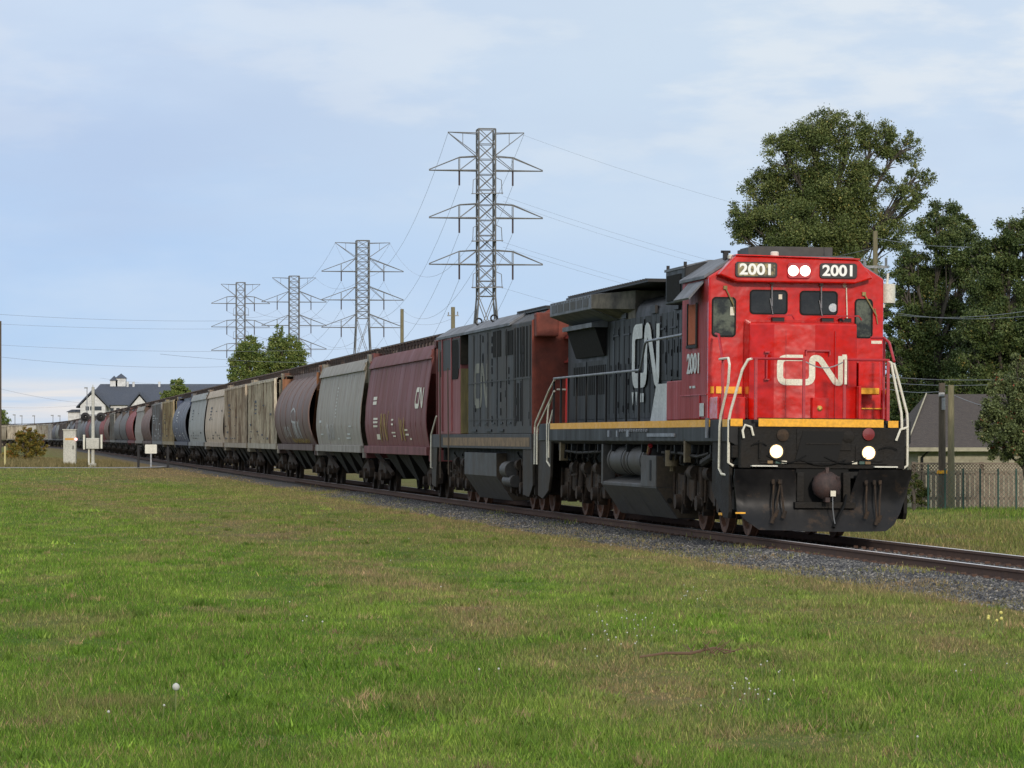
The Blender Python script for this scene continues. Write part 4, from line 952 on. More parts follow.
mb = MB(); mb.prism([(-1.5, 1.38), (-1.5, 1.72), (1.5, 1.72), (1.5, 1.38)], 'y', .05, 17.7); mb.build('underframe', M_loco2, B, bevel=.01)
mb = MB(); mb.box(-1.506, -1.50, .3, 15.2, 1.44, 1.64); mb.build('stripe', M_ostripe, B)
mb = MB(); mb.prism(rrect(12.25, 13.7, 3.1, 4.08, .25), 'x', -1.495, -1.48); cw = mb.build('cab_window', M_grille, B); 
mb = MB(); mb.box(-1.49, -1.48, 15.5, 16.0, 3.2, 3.85); mb.build('cab_window', M_grille, B)
mb = MB(); mb.prism([(-1.482, 3.45), (-1.482, 4.18), (-1.11, 4.40), (-1.11, 3.45)], 'y', 11.96, 11.99); mb.build('cab_back_dark_panel', M_stepw, B)  # dark panel standing for the window in the upper cab back
mb = MB(); mb.box(-1.488, -1.48, 12.05, 16.35, 3.35, 4.12); mb.build('upper_cab_panel', M_loco2, B)
mb = MB(); mb.box(-1.52, -1.48, 13.5, 13.6, 1.8, 4.15); mb.box(-1.52, -1.48, 15.35, 15.45, 1.8, 4.15); mb.build('door_frame', M_pink, B)
mb = MB(); mb.tube([(-1.53, 15.55, .6), (-1.55, 15.55, 3.9)], .02, 6); mb.tube([(-1.53, 13.9, .7), (-1.55, 13.9, 3.4)], .016, 6); mb.build('cab_grab_rail', M_wood, B)
mb = MB(); mb.tube([(-1.35, 17.6, .8), (-1.52, 17.6, .85), (-1.53, 17.5, 1.7), (-1.45, 17.0, 2.2)], .022, 6); mb.build('step_handrail', M_rail_w, B)
# things on the rusty end wall
mb = MB(); mb.box(-1.44, -.95, -.32, .05, 3.82, 4.34); mb.build('end_box', M_rust, B, bevel=.03)
mb = MB()
for z in (3.80, 3.28, 2.7): mb.box(-.78, -.3, -.25, .05, z-.02, z+.02); mb.prism([(-.72, z+.02), (-.62, z+.28), (-.45, z+.02)], 'y', -.05, .05)
mb.build('end_bracket', mat('bright rust red bracket', (.36, .035, .025), (.2, .03, .02), rough=.6, scale=4, amount=.6), B)
mb = MB(); mb.box(-1.45, 1.45, -.3, .05, 1.38, 1.5); mb.prism([(-.02, 1.5), (1.4, 1.5), (1.4, .38), (.5, .35), (-.02, .6)], 'x', -1.48, -1.43); mb.box(-1.43, -1.0, .02, .1, .4, 1.4); mb.prism([(16.6, 1.4), (17.7, 1.4), (17.7, .4), (16.9, .35)], 'x', -1.48, -1.43); mb.build('step_well', M_stepw, B)
mb = MB(); mb.prism([(-1.44, .74), (-1.44, 1.28), (1.44, 1.28), (1.44, .74), (1.05, .17), (-1.05, .17)], 'y', 5.9, 11.5); mb.build('fuel_tank', M_tank, B, bevel=.01)
mb = MB(); mb.prism([(-1.43, .74), (-1.43, 1.27), (1.43, 1.27), (1.43, .74), (1.04, .18), (-1.04, .18)], 'y', 5.885, 5.9); mb.build('tank_end', MATS['brown tank end with painted sunlight'], B)  # same brown, with the front sunlight painted in
mb = MB(); mb.box(-1.2, 1.2, .3, 17.5, 1.05, 1.38); mb.build('centre_sill', M_under, B)
loco_truck(B, [1.6, 3.1, 4.5], 0); loco_truck(B, [12.3, 13.8, 15.4], 0)
mb = MB(); mb.disc_lathe((-1.3, 12.4, 1.42), (-1, -1, 0), [(.05, 0), (.04, .02)], 8); mb.build('marker_lamp', M_cream, B)
coupler(B, 0, -1)
mb = MB(); mb.cyl((-1.3, 4.1, .9), (-1.3, 5.0, .9), .2, n=16); mb.cyl((-1.3, 3.7, .65), (-1.3, 5.0, .65), .14, n=14); mb.build('air_reservoir', M_tank, B, smooth=True)

# ------------------------------------------------------------------ HOPPER CARS
HL = 17.45
def hopper_truck(parent, yc):
    tr = empty('truck'); tr.parent = parent
    for sg in (-1, 1):
        mb = MB(); prof = [(yc-1.15, .40), (yc-.62, .40), (yc-.3, .22), (yc+.3, .22), (yc+.62, .40), (yc+1.15, .40), (yc+1.15, .66), (yc+.55, .92), (yc-.55, .92), (yc-1.15, .66)]
        mb.prism(prof, 'x', *sorted((sg*.93, sg*1.10))); mb.build('side_frame', M_truck, tr)
        mb = MB()
        for e in (-.17, 0, .17): mb.cyl((sg*1.12, yc+e, .34), (sg*1.12, yc+e, .66), .075, n=8)
        for e in (-.88, .88): mb.cyl((sg*1.08, yc+e, .46), (sg*1.24, yc+e, .46), .12, n=12)
        mb.build('spring', M_truck, tr, smooth=True)
        for e in (-.88, .88): wheel(tr, sg*.76, yc+e, .46, m=M_truck)
    mb = MB(); mb.box(-.95, .95, yc-.2, yc+.2, .45, .95)
    for e in (-.88, .88): mb.cyl((-.7, yc+e, .46), (.7, yc+e, .46), .08, n=8)
    mb.build('axle', M_under, tr); return tr
def side_w(kind, z):
    if kind == 'round':
        t = (z-2.55)/1.75; return 1.56*math.sqrt(max(.05, 1-(t*.80)**2)) if z < 3.9 else None
    if kind == 'curved':
        return float(np.interp(z, [1.38, 1.6, 2.0, 2.6, 3.2, 3.75, 3.80, 4.12, 4.2], [1.36, 1.41, 1.47, 1.44, 1.36, 1.27, 1.34, 1.20, 1.0]))
    return 1.42
def hopper(kind, first=False):
    t = empty('hopper_car')
    y0, y1 = .55, HL-.55
    if kind == 'round':
        zs = [1.36+.1*i for i in range(28)]; prof = [(-1.60*math.cos(math.asin(max(-.98, min(.98, (z-2.45)/1.80)))), z) for z in zs if z < 4.05]
    elif kind == 'curved':
        zs = [1.38, 1.5, 1.7, 1.9, 2.1, 2.35, 2.6, 2.85, 3.1, 3.35, 3.55, 3.75, 3.752, 3.80, 4.12]
        prof = [(-side_w('curved', z), z) for z in zs]; prof[12] = (-1.345, 3.752)
    else:
        prof = [(-1.42, 1.40), (-1.42, 4.0), (-1.36, 4.1)]
    full = prof + [(-.85, 4.15), (.85, 4.15)] + [(-x, z) for x, z in reversed(prof)]
    # shell: open at the bottom ends (sheets reach the sill; slope sheets inside)
    n = len(full); mb = MB(); rg = []
    for y in (y0, y1): rg.append([(x, y, z) for x, z in full] + [(x*.985, y, z-.02 if abs(x) < 1 else z) for x, z in reversed(full)])
    mb.loft(rg); body = mb.build('body', M_hopper_rib if kind == 'ribbed' else M_hopper, t, smooth=True)
    wi = 1.30
    sheets = []
    for e, d in ((y0+.05, 1), (y1-.05, -1)):
        mb = MB(); sheets.append(mb)
        top = [(-wi, e, 4.0), (wi, e, 4.0), (wi, e+d*.04, 3.35), (-wi, e+d*.04, 3.35)]
        mb.add(top, [(0, 1, 2, 3)]); mb.add([(-wi, e+d*.04, 3.35), (wi, e+d*.04, 3.35), (wi, e+d*2.9, 1.30), (-wi, e+d*2.9, 1.30)], [(0, 1, 2, 3)])
    [q_.build('slope_sheet', M_hopper_end, t) for q_ in sheets]
    mb = MB(); nb = 3
    for k in range(nb):
        a = y0+3.1+k*(y1-y0-6.2)/nb; b_ = a+(y1-y0-6.2)/nb
        for sg in (-1, 1):
            mb.loft([[(sg*.05, a, 1.36), (sg*1.3, a, 1.36), (sg*1.3, b_, 1.36), (sg*.05, b_, 1.36)], [(sg*.2, (a+b_)/2-.35, .42), (sg*.75, (a+b_)/2-.35, .42), (sg*.75, (a+b_)/2+.35, .42), (sg*.2, (a+b_)/2+.35, .42)]])
    mb.build('discharge_bay', M_under, t)
    mb = MB()
    for sg in (-1, 1):
        a, b_ = sorted((sg*1.47, sg*1.36)); mb.box(a, b_, .35, HL-.35, 1.16, 1.385)
    mb.box(-1.4, 1.4, .1, .35, 1.0, 1.3); mb.box(-1.4, 1.4, HL-.35, HL-.1, 1.0, 1.3); mb.box(-.3, .3, .1, HL-.1, .75, 1.1)
    mb.build('sill', M_hopper_end, t, bevel=.01)
    mb = MB()
    for yy, d in ((.16, 1), (HL-.24, -1)):
        for sg in (-1, 1):
            a, b_ = sorted((sg*1.22, sg*1.12)); mb.box(a, b_, yy, yy+.08, 1.3, 4.15)
            mb.tube([(sg*1.15, yy+.04, 3.3), (sg*1.0, yy+d*1.6, 1.3)], .04, 4)
            mb.prism([(yy, 4.0), (yy, 4.2), (yy+d*.5, 4.25), (yy+d*.5, 4.1)], 'x', *sorted((sg*1.22, sg*1.16)))
        mb.box(-1.22, 1.22, yy, yy+.08, 4.15, 4.25); mb.box(-1.12, 1.12, yy+.01, yy+.07, 2.3, 2.38); mb.box(-.5, .5, yy-.05, yy+.1, 1.4, 1.5)
    mb.build('end_frame', M_hopper_end, t)
    mb = MB()
    for yy, d in ((.16, 1), (HL-.24, -1)):
        for sg in (-1, 1): mb.tube([(sg*1.15, yy+d*.3, 1.2), (sg*1.0, yy+d*4.2, .55)], .08, 4)
    mb.build('end_brace', M_truck, t)
    mb = MB()
    for yy in (.12, HL-.12):
        for x in (-1.10, -.70): mb.cyl((x, yy, 1.0), (x, yy, 4.1), .018, n=5)
        for k in range(9): mb.cyl((-1.10, yy, 1.1+k*.36), (-.70, yy, 1.1+k*.36), .014, n=5)
    mb.build('ladder', M_hopper_end, t)
    mb = MB()
    mb.box(-.95, -.88, .25, HL-.25, 4.40, 4.44); mb.box(-.44, -.38, .25, HL-.25, 4.40, 4.44); mb.box(.38, .44, .25, HL-.25, 4.40, 4.44); mb.box(.88, .95, .25, HL-.25, 4.40, 4.44)
    for q in range(80):
        for sg in (-1, 1): mb.box(*sorted((sg*.44, sg*.88)), .25+q*.212, .34+q*.212, 4.41, 4.43)
    for e in (.25, HL-.85): mb.box(-.38, .38, e, e+.6, 4.405, 4.43)
    k = .4
    while k < HL-.3:
        for x in (-.93, -.42, .42, .93): mb.box(x-.02, x+.02, k, k+.04, 4.10, 4.405)
        mb.box(-1.0, 1.0, k, k+.05, 4.38, 4.404); k += .85
    mb.build('running_board', M_walk, t)
    mb = MB(); mb.box(-.33, .33, 1.2, HL-1.2, 4.14, 4.30)
    mb.build('roof_hatch', M_hopper, t)
    if kind == 'ribbed':
        mb = MB(); k = y0
        while k < y1:
            for sg in (-1, 1): mb.box(*sorted((sg*1.42, sg*1.51)), k, k+.1, 1.39, 4.02)
            k += .92
        for sg in (-1, 1): mb.box(*sorted((sg*1.425, sg*1.50)), y0, y1, 3.96, 4.06)
        mb.build('side_post', M_hopper_rib, t)
    elif kind == 'curved':
        mb = MB(); k = y0+1.1
        zs = [1.4, 1.7, 2.0, 2.35, 2.7, 3.05, 3.4, 3.72]
        while k < y1-.5:
            mb.loft([[(-side_w('curved', z)-.005, k, z), (-side_w('curved', z)-.005, k+.025, z), (-side_w('curved', z)+.01, k+.03, z), (-side_w('curved', z)+.01, k, z)] for z in zs]); k += 1.3
        mb.build('weld_seam', M_hopper, t)
    else:
        mb = MB(); k = y0
        while k < y1:
            mb.loft([[(x-.02, k, z), (x-.02, k+.05, z), (x+.01, k+.05, z), (x+.01, k, z)] for x, z in prof]); k += 2.7
        mb.build('body_hoop', M_hopper, t)
    hopper_truck(t, 2.2); hopper_truck(t, HL-2.2)
    mb = MB(); mb.cyl((0, .15, .86), (0, -.28, .86), .08, n=8); mb.box(-.17, .17, -.34, -.1, .72, 1.0); mb.build('coupler', M_brown, t)
    return t
protos = {}
def copy_tree(o, parent=None, skip=()):
    c = o.copy(); col.objects.link(c); c.parent = parent
    for ch in [x for x in bpy.data.objects if x.parent == o and x.name.split('.')[0] not in skip]: copy_tree(ch, c, skip)
    return c
# colours: body, end, kind, words
RED = (.18, .040, .042); REDE = (.17, .032, .026); GRY = (.34, .31, .265); LGT = (.60, .53, .40); BRN = (.155, .092, .078); BLU = (.10, .12, .16); TAN = (.44, .36, .20)
TANR = (.54, .45, .33); GR2 = (.25, .26, .26); MRN = (.24, .045, .05); DGR = (.12, .12, .125)
train = [('curved', RED, REDE, 'dark maroon curved-side'), ('curved', GRY, (.18, .16, .11), 'olive grey curved-side'), ('round', BRN, (.26, .10, .035), 'brown round-bodied graffiti-marked'),
         ('ribbed', LGT, (.26, .22, .15), 'pale cream ribbed'), ('ribbed', TANR, (.24, .2, .15), 'beige rust-streaked ribbed'), ('curved', (.56, .45, .33), (.12, .09, .07), 'cream rust-stained curved-side'),
         ('curved', (.36, .37, .35), (.12, .1, .09), 'light grey curved-side'), ('round', BLU, (.05, .08, .16), 'slate blue round-bodied'), ('ribbed', TAN, (.30, .25, .13), 'yellowish tan ribbed'),
         ('ribbed', GR2, (.16, .15, .14), 'plain grey ribbed'), ('round', BRN, (.12, .07, .05), 'dull brown round-bodied'), ('curved', GRY, (.14, .13, .1), 'dusty grey curved-side'),
         ('round', MRN, (.14, .05, .04), 'bright red round-bodied'), ('round', DGR, (.1, .08, .07), 'dark grey round-bodied'), ('round', DGR, (.1, .08, .07), 'charcoal round-bodied'),
         ('ribbed', (.24, .24, .22), (.16, .14, .12), 'drab grey ribbed'), ('round', BRN, (.12, .06, .05), 'brown round-bodied'), ('round', MRN, (.1, .05, .04), 'dull maroon round-bodied')]
ORD = ['first', 'second', 'third', 'fourth', 'fifth', 'sixth', 'seventh', 'eighth', 'ninth', 'tenth', 'eleventh', 'twelfth', 'thirteenth', 'fourteenth', 'fifteenth', 'sixteenth', 'seventeenth', 'eighteenth']
s = s_at_y(100.6); i = 0
skipfar = ('ladder', 'roof_hatch', 'body_hoop', 'weld_seam', 'spring', 'axle', 'coupler', 'discharge_bay')
cars = []
while s+18 < AL[-1]-25 and trk(s).x > -150:
    if i < len(train): kind, cb, ce, wd = train[i]
    else:
        g_ = random.Random(i); kind = g_.choice(['round', 'round', 'round', 'curved', 'ribbed'])
        cb = g_.choice([BRN, DGR, (.17, .17, .16), (.11, .11, .13), DGR, BRN, RED, (.20, .2, .18)] if i < 33 else [LGT, (.4, .4, .38), (.45, .42, .34), (.36, .30, .2), GRY]); ce = tuple(x*.6 for x in cb)
    if kind not in protos: protos[kind] = hopper(kind); t = protos[kind]
    elif i < len(train): t = copy_tree(protos[kind])
    else: t = copy_tree(protos[kind], None, skipfar)
    loc, rz = place(s, HL); t.location = loc; t.rotation_euler = (0, 0, rz)
    for o in [x for x in bpy.data.objects if x.parent == t]:
        nm = o.name.split('.')[0]
        if nm == 'slope_sheet': o.color = (*ce, 1)
        elif nm in ('end_frame', 'ladder'): o.color = (*[a_*.5+b_*.35 for a_, b_ in zip(ce, cb)], 1)
        elif nm == 'sill': o.color = (*[b_*.75 for b_ in cb], 1)
        elif nm in ('body', 'side_post', 'weld_seam', 'body_hoop', 'roof_hatch'): o.color = (*cb, 1)
    if i == 0: lab = 'dark maroon curved-side hopper car with white logo, coupled behind the locomotives'
    elif i < len(train): lab = wd+' hopper car, '+ORD[i]+' wagon behind the locomotives'
    else: lab = 'tiny far off hopper car in the distant tail of the grain train'
    tag(t, lab, 'hopper car', 'hopper cars of the grain train' if i < len(train) else 'hopper cars in the distant tail of the train')
    cars.append(t); s += 18.02; i += 1
bpy.context.view_layer.update()
print('hoppers', len(cars))
# sills of the first cars share the body colour
for k_ in (0, 1):
    for o in cars[k_].children:
        if o.name.startswith('sill'): o.color = (*train[k_][1], 1)
# lettering and graffiti on the nearest three cars
def cside(kind):
    def fn(u, v, th):
        if kind == 'round': x = 1.60*math.cos(math.asin(max(-.98, min(.98, (v-2.45)/1.80))))
        else: x = side_w(kind, v)
        return Vector((-x-.014-th, u, v))
    return fn
def marks(car, kind, items):
    fn = cside(kind)
    for nm, m_, strokes in items:
        mb = MB()
        for pts, wd in strokes: add_stroke(mb, pts, wd, fn, .005, .12)
        mb.build(nm, m_, car)
fn0 = cside('curved'); mb = MB()
add_stroke(mb, [(3.2-u*.80, 2.44+v*.56)  for u, v in CNPTS], .13, fn0, .006, .12); mb.build('railway_logo', M_cream, cars[0])
def scrib(x0, x1, z0, z1, n, seed):
    g = random.Random(seed); return roundpoly([(x0+(x1-x0)*k/n+g.uniform(-.3, .3), z0 if k % 2 else z1) for k in range(n+1)], .15, 3)
def dashes(lst): return [([(a, z), (b, z)], w_) for a, b, z, w_ in lst]
marks(cars[0], 'curved', [('stencil', M_cream, dashes([(13.6, 14.6, 2.82, .10), (13.6, 14.6, 2.68, .10), (13.0, 14.2, 2.20, .06), (13.0, 14.2, 2.10, .06), (13.0, 14.2, 1.98, .06), (12.6, 13.5, 1.66, .16), (8.6, 9.1, 2.15, .05), (8.6, 9.1, 2.02, .05), (8.2, 9.2, 1.78, .04), (8.2, 8.9, 1.68, .04), (5.0, 5.7, 1.85, .05), (4.8, 5.6, 1.72, .05), (4.2, 4.6, 1.6, .05)])),
    ('graffiti', M_grafy, [(scrib(10.2, 12.6, 1.5, 2.4, 9, 1), .06), (scrib(5.6, 7.0, 1.5, 2.2, 8, 2), .05)])])
marks(cars[1], 'curved', [('stencil', M_creamh, dashes([(9.0, 9.25, 3.3-.12*k, .05) for k in range(9)] + [(14.6, 15.4, 2.2, .08), (14.0, 15.0, 1.75, .05), (4.0, 5.0, 1.75, .06), (4.0, 5.4, 1.62, .05), (3.4, 4.2, 2.0, .05), (8.0, 8.6, 1.6, .05)])),
    ('graffiti', M_graf, [(scrib(9.8, 12.4, 1.5, 2.15, 14, 3), .05)])])
marks(cars[2], 'round', [('graffiti', M_graf, [(scrib(5.2, 8.2, 1.55, 2.3, 15, 4), .07), (roundpoly([(6.6, 2.2), (8.4, 2.25), (8.6, 2.6), (7.4, 2.75), (6.4, 2.6), (6.5, 2.2)], .3), .08), (scrib(9.5, 12.8, 1.6, 2.1, 9, 6), .05)]),
    ('yellow_graffiti', M_grafy, [(scrib(2.4, 10.0, 1.42, 1.6, 24, 5), .06)])])
for k_ in range(3, 10):
    kd_ = train[k_][0]; g_ = random.Random(90+k_)
    fn_ = (lambda u, v, th: Vector((-1.513-th, u, v))) if kd_ == 'ribbed' else cside(kd_)
    mb = MB()
    for q in range(14):
        y = g_.uniform(1.6, 15.4); z = g_.choice([1.6, 1.75, 1.9, 2.2, 2.6, 3.0]); add_stroke(mb, [(y, z), (y+g_.uniform(.3, 1.0), z)], g_.choice([.04, .05, .09]), fn_, .005, .3)
    y = g_.uniform(10.5, 12.5)
    for q in range(4): add_stroke(mb, [(y, 3.2-q*.17), (y+g_.uniform(.8, 1.6), 3.2-q*.17)], .11 if q == 0 else .06, fn_, .005, .3)
    mb.build('stencil', M_creamh if train[k_][1][0] < .3 else M_blackp, cars[k_])

# ------------------------------------------------------------------ trees
M_leaf1 = m_rnd('oak leaves', [(0, (.034, .056, .014)), (.5, (.105, .135, .038)), (.9, (.19, .21, .07)), (1, (.30, .25, .07))], .55)
M_leaf2 = m_rnd('dark leaves', [(0, (.024, .044, .014)), (.5, (.080, .112, .032)), (.9, (.14, .165, .055)), (1, (.24, .18, .05))], .55)
M_leafg = m_rnd('poplar leaves', [(0, (.06, .10, .025)), (.5, (.125, .17, .040)), (1, (.24, .25, .07))], .6)
M_leafs = m_rnd('crab apple leaves', [(0, (.04, .058, .022)), (.5, (.125, .155, .058)), (.97, (.21, .235, .10)), (.985, (.26, .05, .03)), (1, (.28, .06, .035))], .55)
M_leafa = m_rnd('autumn leaves', [(0, (.05, .055, .015)), (.4, (.14, .13, .025)), (.75, (.28, .19, .03)), (.9, (.25, .08, .02)), (1, (.3, .06, .03))], .6)
M_bark = mat('bark', (.065, .055, .045), (.11, .095, .08), rough=.95, scale=4, amount=.7, streak=True)
def foliage(centers, radii, nleaf, size, seed, flat=.85):
    g = np.random.default_rng(seed); C = np.array(centers, float); Rr = np.array(radii, float)
    wts = Rr**2; wts /= wts.sum()
    subs = []; sr = []; tone = []
    for c_, r_ in zip(C, Rr):
        k = max(14, int(60*min(1.2, r_/1.6)))
        d = g.normal(size=(k, 3)); d /= np.linalg.norm(d, axis=1)[:, None]; rad = r_*g.uniform(.35, 1.08, k)**.7
        subs.append(c_+d*rad[:, None]*[1, 1, flat]); sr.append(r_*g.uniform(.12, .30, k)); tone.append(g.uniform(-.22, .22, k))
    subs = np.concatenate(subs); sr = np.concatenate(sr); tone = np.concatenate(tone)
    p = sr**1.7; p /= p.sum(); idx = g.choice(len(subs), nleaf, p=p)
    pos = subs[idx]+g.normal(size=(nleaf, 3))*sr[idx][:, None]*[.62, .62, .5]
    n = g.normal(size=(nleaf, 3)); n[:, 2] += .6; n /= np.linalg.norm(n, axis=1)[:, None]
    u = np.cross(n, g.normal(size=(nleaf, 3))); u /= np.linalg.norm(u, axis=1)[:, None]; v_ = np.cross(n, u)
    s_ = size*g.uniform(.6, 1.4, nleaf)[:, None]
    q = np.stack([pos+u*s_, pos+v_*s_*.6, pos-u*s_, pos-v_*s_*.6], 1).reshape(-1, 3)
    rn_ = np.clip(g.normal(.45, .2, nleaf)+tone[idx], 0, 1)
    return q, np.repeat(rn_, 4), subs
def tree(name, label, cat, base, centers, radii, nleaf, size, m, seed, trunk_r=.25, group=None, flat=.85, twigs=True):
    base = Vector(base); t = empty(name, base); tag(t, label, cat, group)
    C = [(Vector(c_)-base) for c_ in centers]
    q, rn_, subs = foliage(C, radii, nleaf, size, seed, flat)
    o = scatter_mesh('crown', q, np.arange(len(q)).reshape(-1, 4), m, {'rnd': rn_}, kind=None); o.parent = t
    g = random.Random(seed); mb = MB()
    top = max(c_.z for c_ in C); mean = sum((c_ for c_ in C), Vector())/len(C)
    fork = Vector((mean.x*.3, mean.y*.3, max(.6, min(c_.z for c_ in C)*.55)))
    mid = Vector((mean.x*.8, mean.y*.8, mean.z))
    mb.tube([(0, 0, -.3), tuple(fork*.5+Vector((.05, 0, 0))), tuple(fork), tuple((fork+mid)/2), tuple(mid), tuple(mid*.5+Vector((mean.x, mean.y, top))*.5)], [trunk_r*1.15, trunk_r, trunk_r*.85, trunk_r*.65, trunk_r*.42, trunk_r*.12], 8)
    for j, (c_, r_) in enumerate(zip(C, radii)):
        st = fork.lerp(mid, min(.9, max(0, (c_.z-r_-fork.z)/max(.1, mid.z-fork.z)*.6)))
        pts = [st]; 
        for k in (.3, .6, .85): pts.append(st.lerp(c_, k)+Vector((g.uniform(-.2, .2), g.uniform(-.2, .2), g.uniform(-.1, .3)))*r_*.3)
        pts.append(c_+Vector((0, 0, r_*.4))); mb.tube(pts, [trunk_r*.42, trunk_r*.32, trunk_r*.22, trunk_r*.14, trunk_r*.05], 6)
        if twigs:
            for k in range(10):
                d = Vector((g.gauss(0, 1), g.gauss(0, 1), g.gauss(.3, 1))).normalized(); a_ = st.lerp(c_, g.uniform(.5, 1))
                e = c_+d*r_*g.uniform(.6, .98); mb.tube([a_, a_.lerp(e, .5)+Vector((0, 0, .06*r_)), e], [trunk_r*.13, trunk_r*.08, trunk_r*.03], 4)
    mb.build('trunk', M_bark, t, smooth=True)
    return t
def blobs(lst, Z, seed, depth=.6):
    g = random.Random(seed); c_, r_ = [], []
    for px, py, rp in lst:
        p = P(px, py, Z); rr = rp/F*Z; p.y += g.uniform(-1, 1)*rr*depth*1.6; c_.append(p); r_.append(rr)
    return c_, r_
Z = 150
bl, br = blobs([(x_, y_-8-(5 if y_ < 175 else 0), r_) for x_, y_, r_ in [(744, 228, 20), (768, 232, 30), (765, 192, 24), (786, 165, 24), (812, 148, 28), (846, 143, 26), (878, 150, 20), (902, 158, 22), (918, 186, 15), (905, 205, 18),
                (800, 195, 36), (838, 190, 38), (870, 190, 24), (790, 235, 34), (830, 240, 36), (866, 235, 28), (893, 245, 22), (770, 262, 22), (800, 280, 30), (850, 285, 32), (740, 245, 12), (922, 205, 10), (820, 320, 30), (855, 340, 28)]], Z, 1)
tree('oak_tree', 'tall broad oak rising above the cab of the leading locomotive', 'tree', (P(832, 0, Z).x, Z, 0), bl, br, 230000, .040, M_leaf1, 21, .30)
Z = 139
bl, br = blobs([(945, 215, 18), (962, 222, 16), (935, 235, 22), (955, 250, 26), (925, 270, 24), (965, 275, 22), (940, 300, 32), (915, 320, 24), (965, 325, 26), (935, 355, 30), (905, 370, 22), (960, 375, 26), (920, 405, 26), (915, 440, 22), (905, 340, 18), (903, 300, 12), (975, 350, 24), (945, 395, 24), (980, 300, 14), (898, 400, 18), (908, 262, 14), (900, 285, 16), (893, 318, 16), (888, 350, 16), (890, 385, 16), (985, 345, 20), (972, 270, 16)], Z, 2)
tree('maple_tree', 'dark leafy tree with rounded top between the oak and the frame edge', 'tree', (P(940, 0, Z).x, Z, -.7), bl, br, 210000, .040, M_leaf2, 22, .24)
Z = 131
bl, br = blobs([(1012, 235, 20), (1000, 258, 24), (1024, 255, 22), (985, 285, 22), (1012, 295, 32), (990, 325, 28), (1030, 335, 30), (1000, 365, 30), (1030, 385, 30), (975, 360, 18), (972, 330, 18), (965, 390, 20), (980, 255, 14), (1035, 230, 22), (1010, 340, 30), (985, 395, 22), (1015, 415, 24), (1045, 290, 26)], Z, 3)
tree('maple_tree', 'dark leafy tree standing at the right edge behind the house', 'tree', (P(1010, 0, Z).x, Z, -.7), bl, br, 230000, .040, M_leaf2, 23, .24)
Z = 92
bl, br = blobs([(1006, 405, 22), (1022, 385, 22), (995, 425, 20), (1020, 425, 26), (988, 415, 13), (1003, 385, 14), (985, 430, 10), (1005, 450, 16), (1035, 405, 26), (1030, 450, 20), (1018, 362, 10), (1040, 370, 16)], Z, 4)
tree('crab_apple_tree', 'low grey green fruit tree with red berries in front of the board fence', 'tree', (P(1033, 0, Z).x, Z, 0), bl, br, 60000, .028, M_leafs, 24, .1)
Z = 96.5
bl, br = blobs([(915, 490, 11), (905, 495, 10), (921, 499, 9), (912, 478, 8), (898, 488, 9)], Z, 5)
tree('garden_bush', 'small rounded green bush just right of the leading locomotive', 'bush', (P(913, 0, Z).x, Z, 0), bl, br, 9000, .022, m_rnd('bush leaves', [(0, (.03, .045, .012)), (.5, (.06, .085, .02)), (1, (.13, .09, .03))]), 25, .05)
# dark hedge behind house
Z = 150
bl, br = blobs([(890+18*k, 400+4*(k % 2), 22) for k in range(10)] + [(885+20*k, 432, 20) for k in range(9)] , Z, 6)
tree('tall_hedge', 'dense dark hedge of foliage filling the gap behind the shingled house', 'hedge', (P(960, 0, Z).x, Z, -.7), bl, br, 60000, .08, M_leaf2, 26, .15)
for (cx, tops, lab, sd_) in ((251, [(250, 350, 12), (243, 362, 12), (258, 365, 13), (250, 340, 6), (240, 378, 12), (256, 382, 14), (248, 400, 16)], 'smaller pale green poplar, left of the pair behind the train', 31),
                            (286, [(279, 328, 4), (278, 335, 6), (276, 346, 10), (290, 345, 11), (298, 355, 10), (284, 360, 14), (270, 362, 11), (300, 370, 11), (278, 378, 14), (294, 384, 14), (285, 402, 16)], 'larger pale green poplar, right of the pair behind the train', 32)):
    bl, br = blobs(tops, 450, sd_)
    tree('poplar_tree', lab, 'tree', (P(cx, 0, 450).x, 450, 0), bl, br, 30000, .12, M_leafg, sd_, .25, group='poplars behind the train', twigs=False)
bl, br = blobs([(178, 385, 7), (172, 392, 8), (184, 391, 7), (178, 400, 10), (166, 397, 7)], 600, 33)
tree('young_tree', 'small green tree in front of the slate roofed hotel', 'tree', (P(178, 0, 600).x, 600, 0), bl, br, 9000, .16, M_leafg, 33, .15, twigs=False)
bl, br = blobs([(1, 414, 6), (4, 420, 6), (-5, 418, 8), (2, 428, 8)], 900, 34)
tree('distant_tree', 'small dark tree on the horizon at the left edge', 'tree', (P(1, 0, 900).x, 900, 0), bl, br, 5000, .2, M_leafg, 34, .2, twigs=False)
Z = 275
bl, br = blobs([(30, 440, 8), (22, 446, 8), (36, 448, 7), (28, 453, 9), (15, 452, 8), (40, 452, 6), (25, 432, 6), (38, 437, 6), (20, 438, 8), (42, 445, 5), (32, 432, 5), (10, 455, 6)], Z, 35)
tree('autumn_bush', 'ragged bush turning yellow and red beside the crossing', 'bush', (P(28, 0, Z).x, Z, 0), bl, br, 16000, .055, M_leafa, 35, .06)

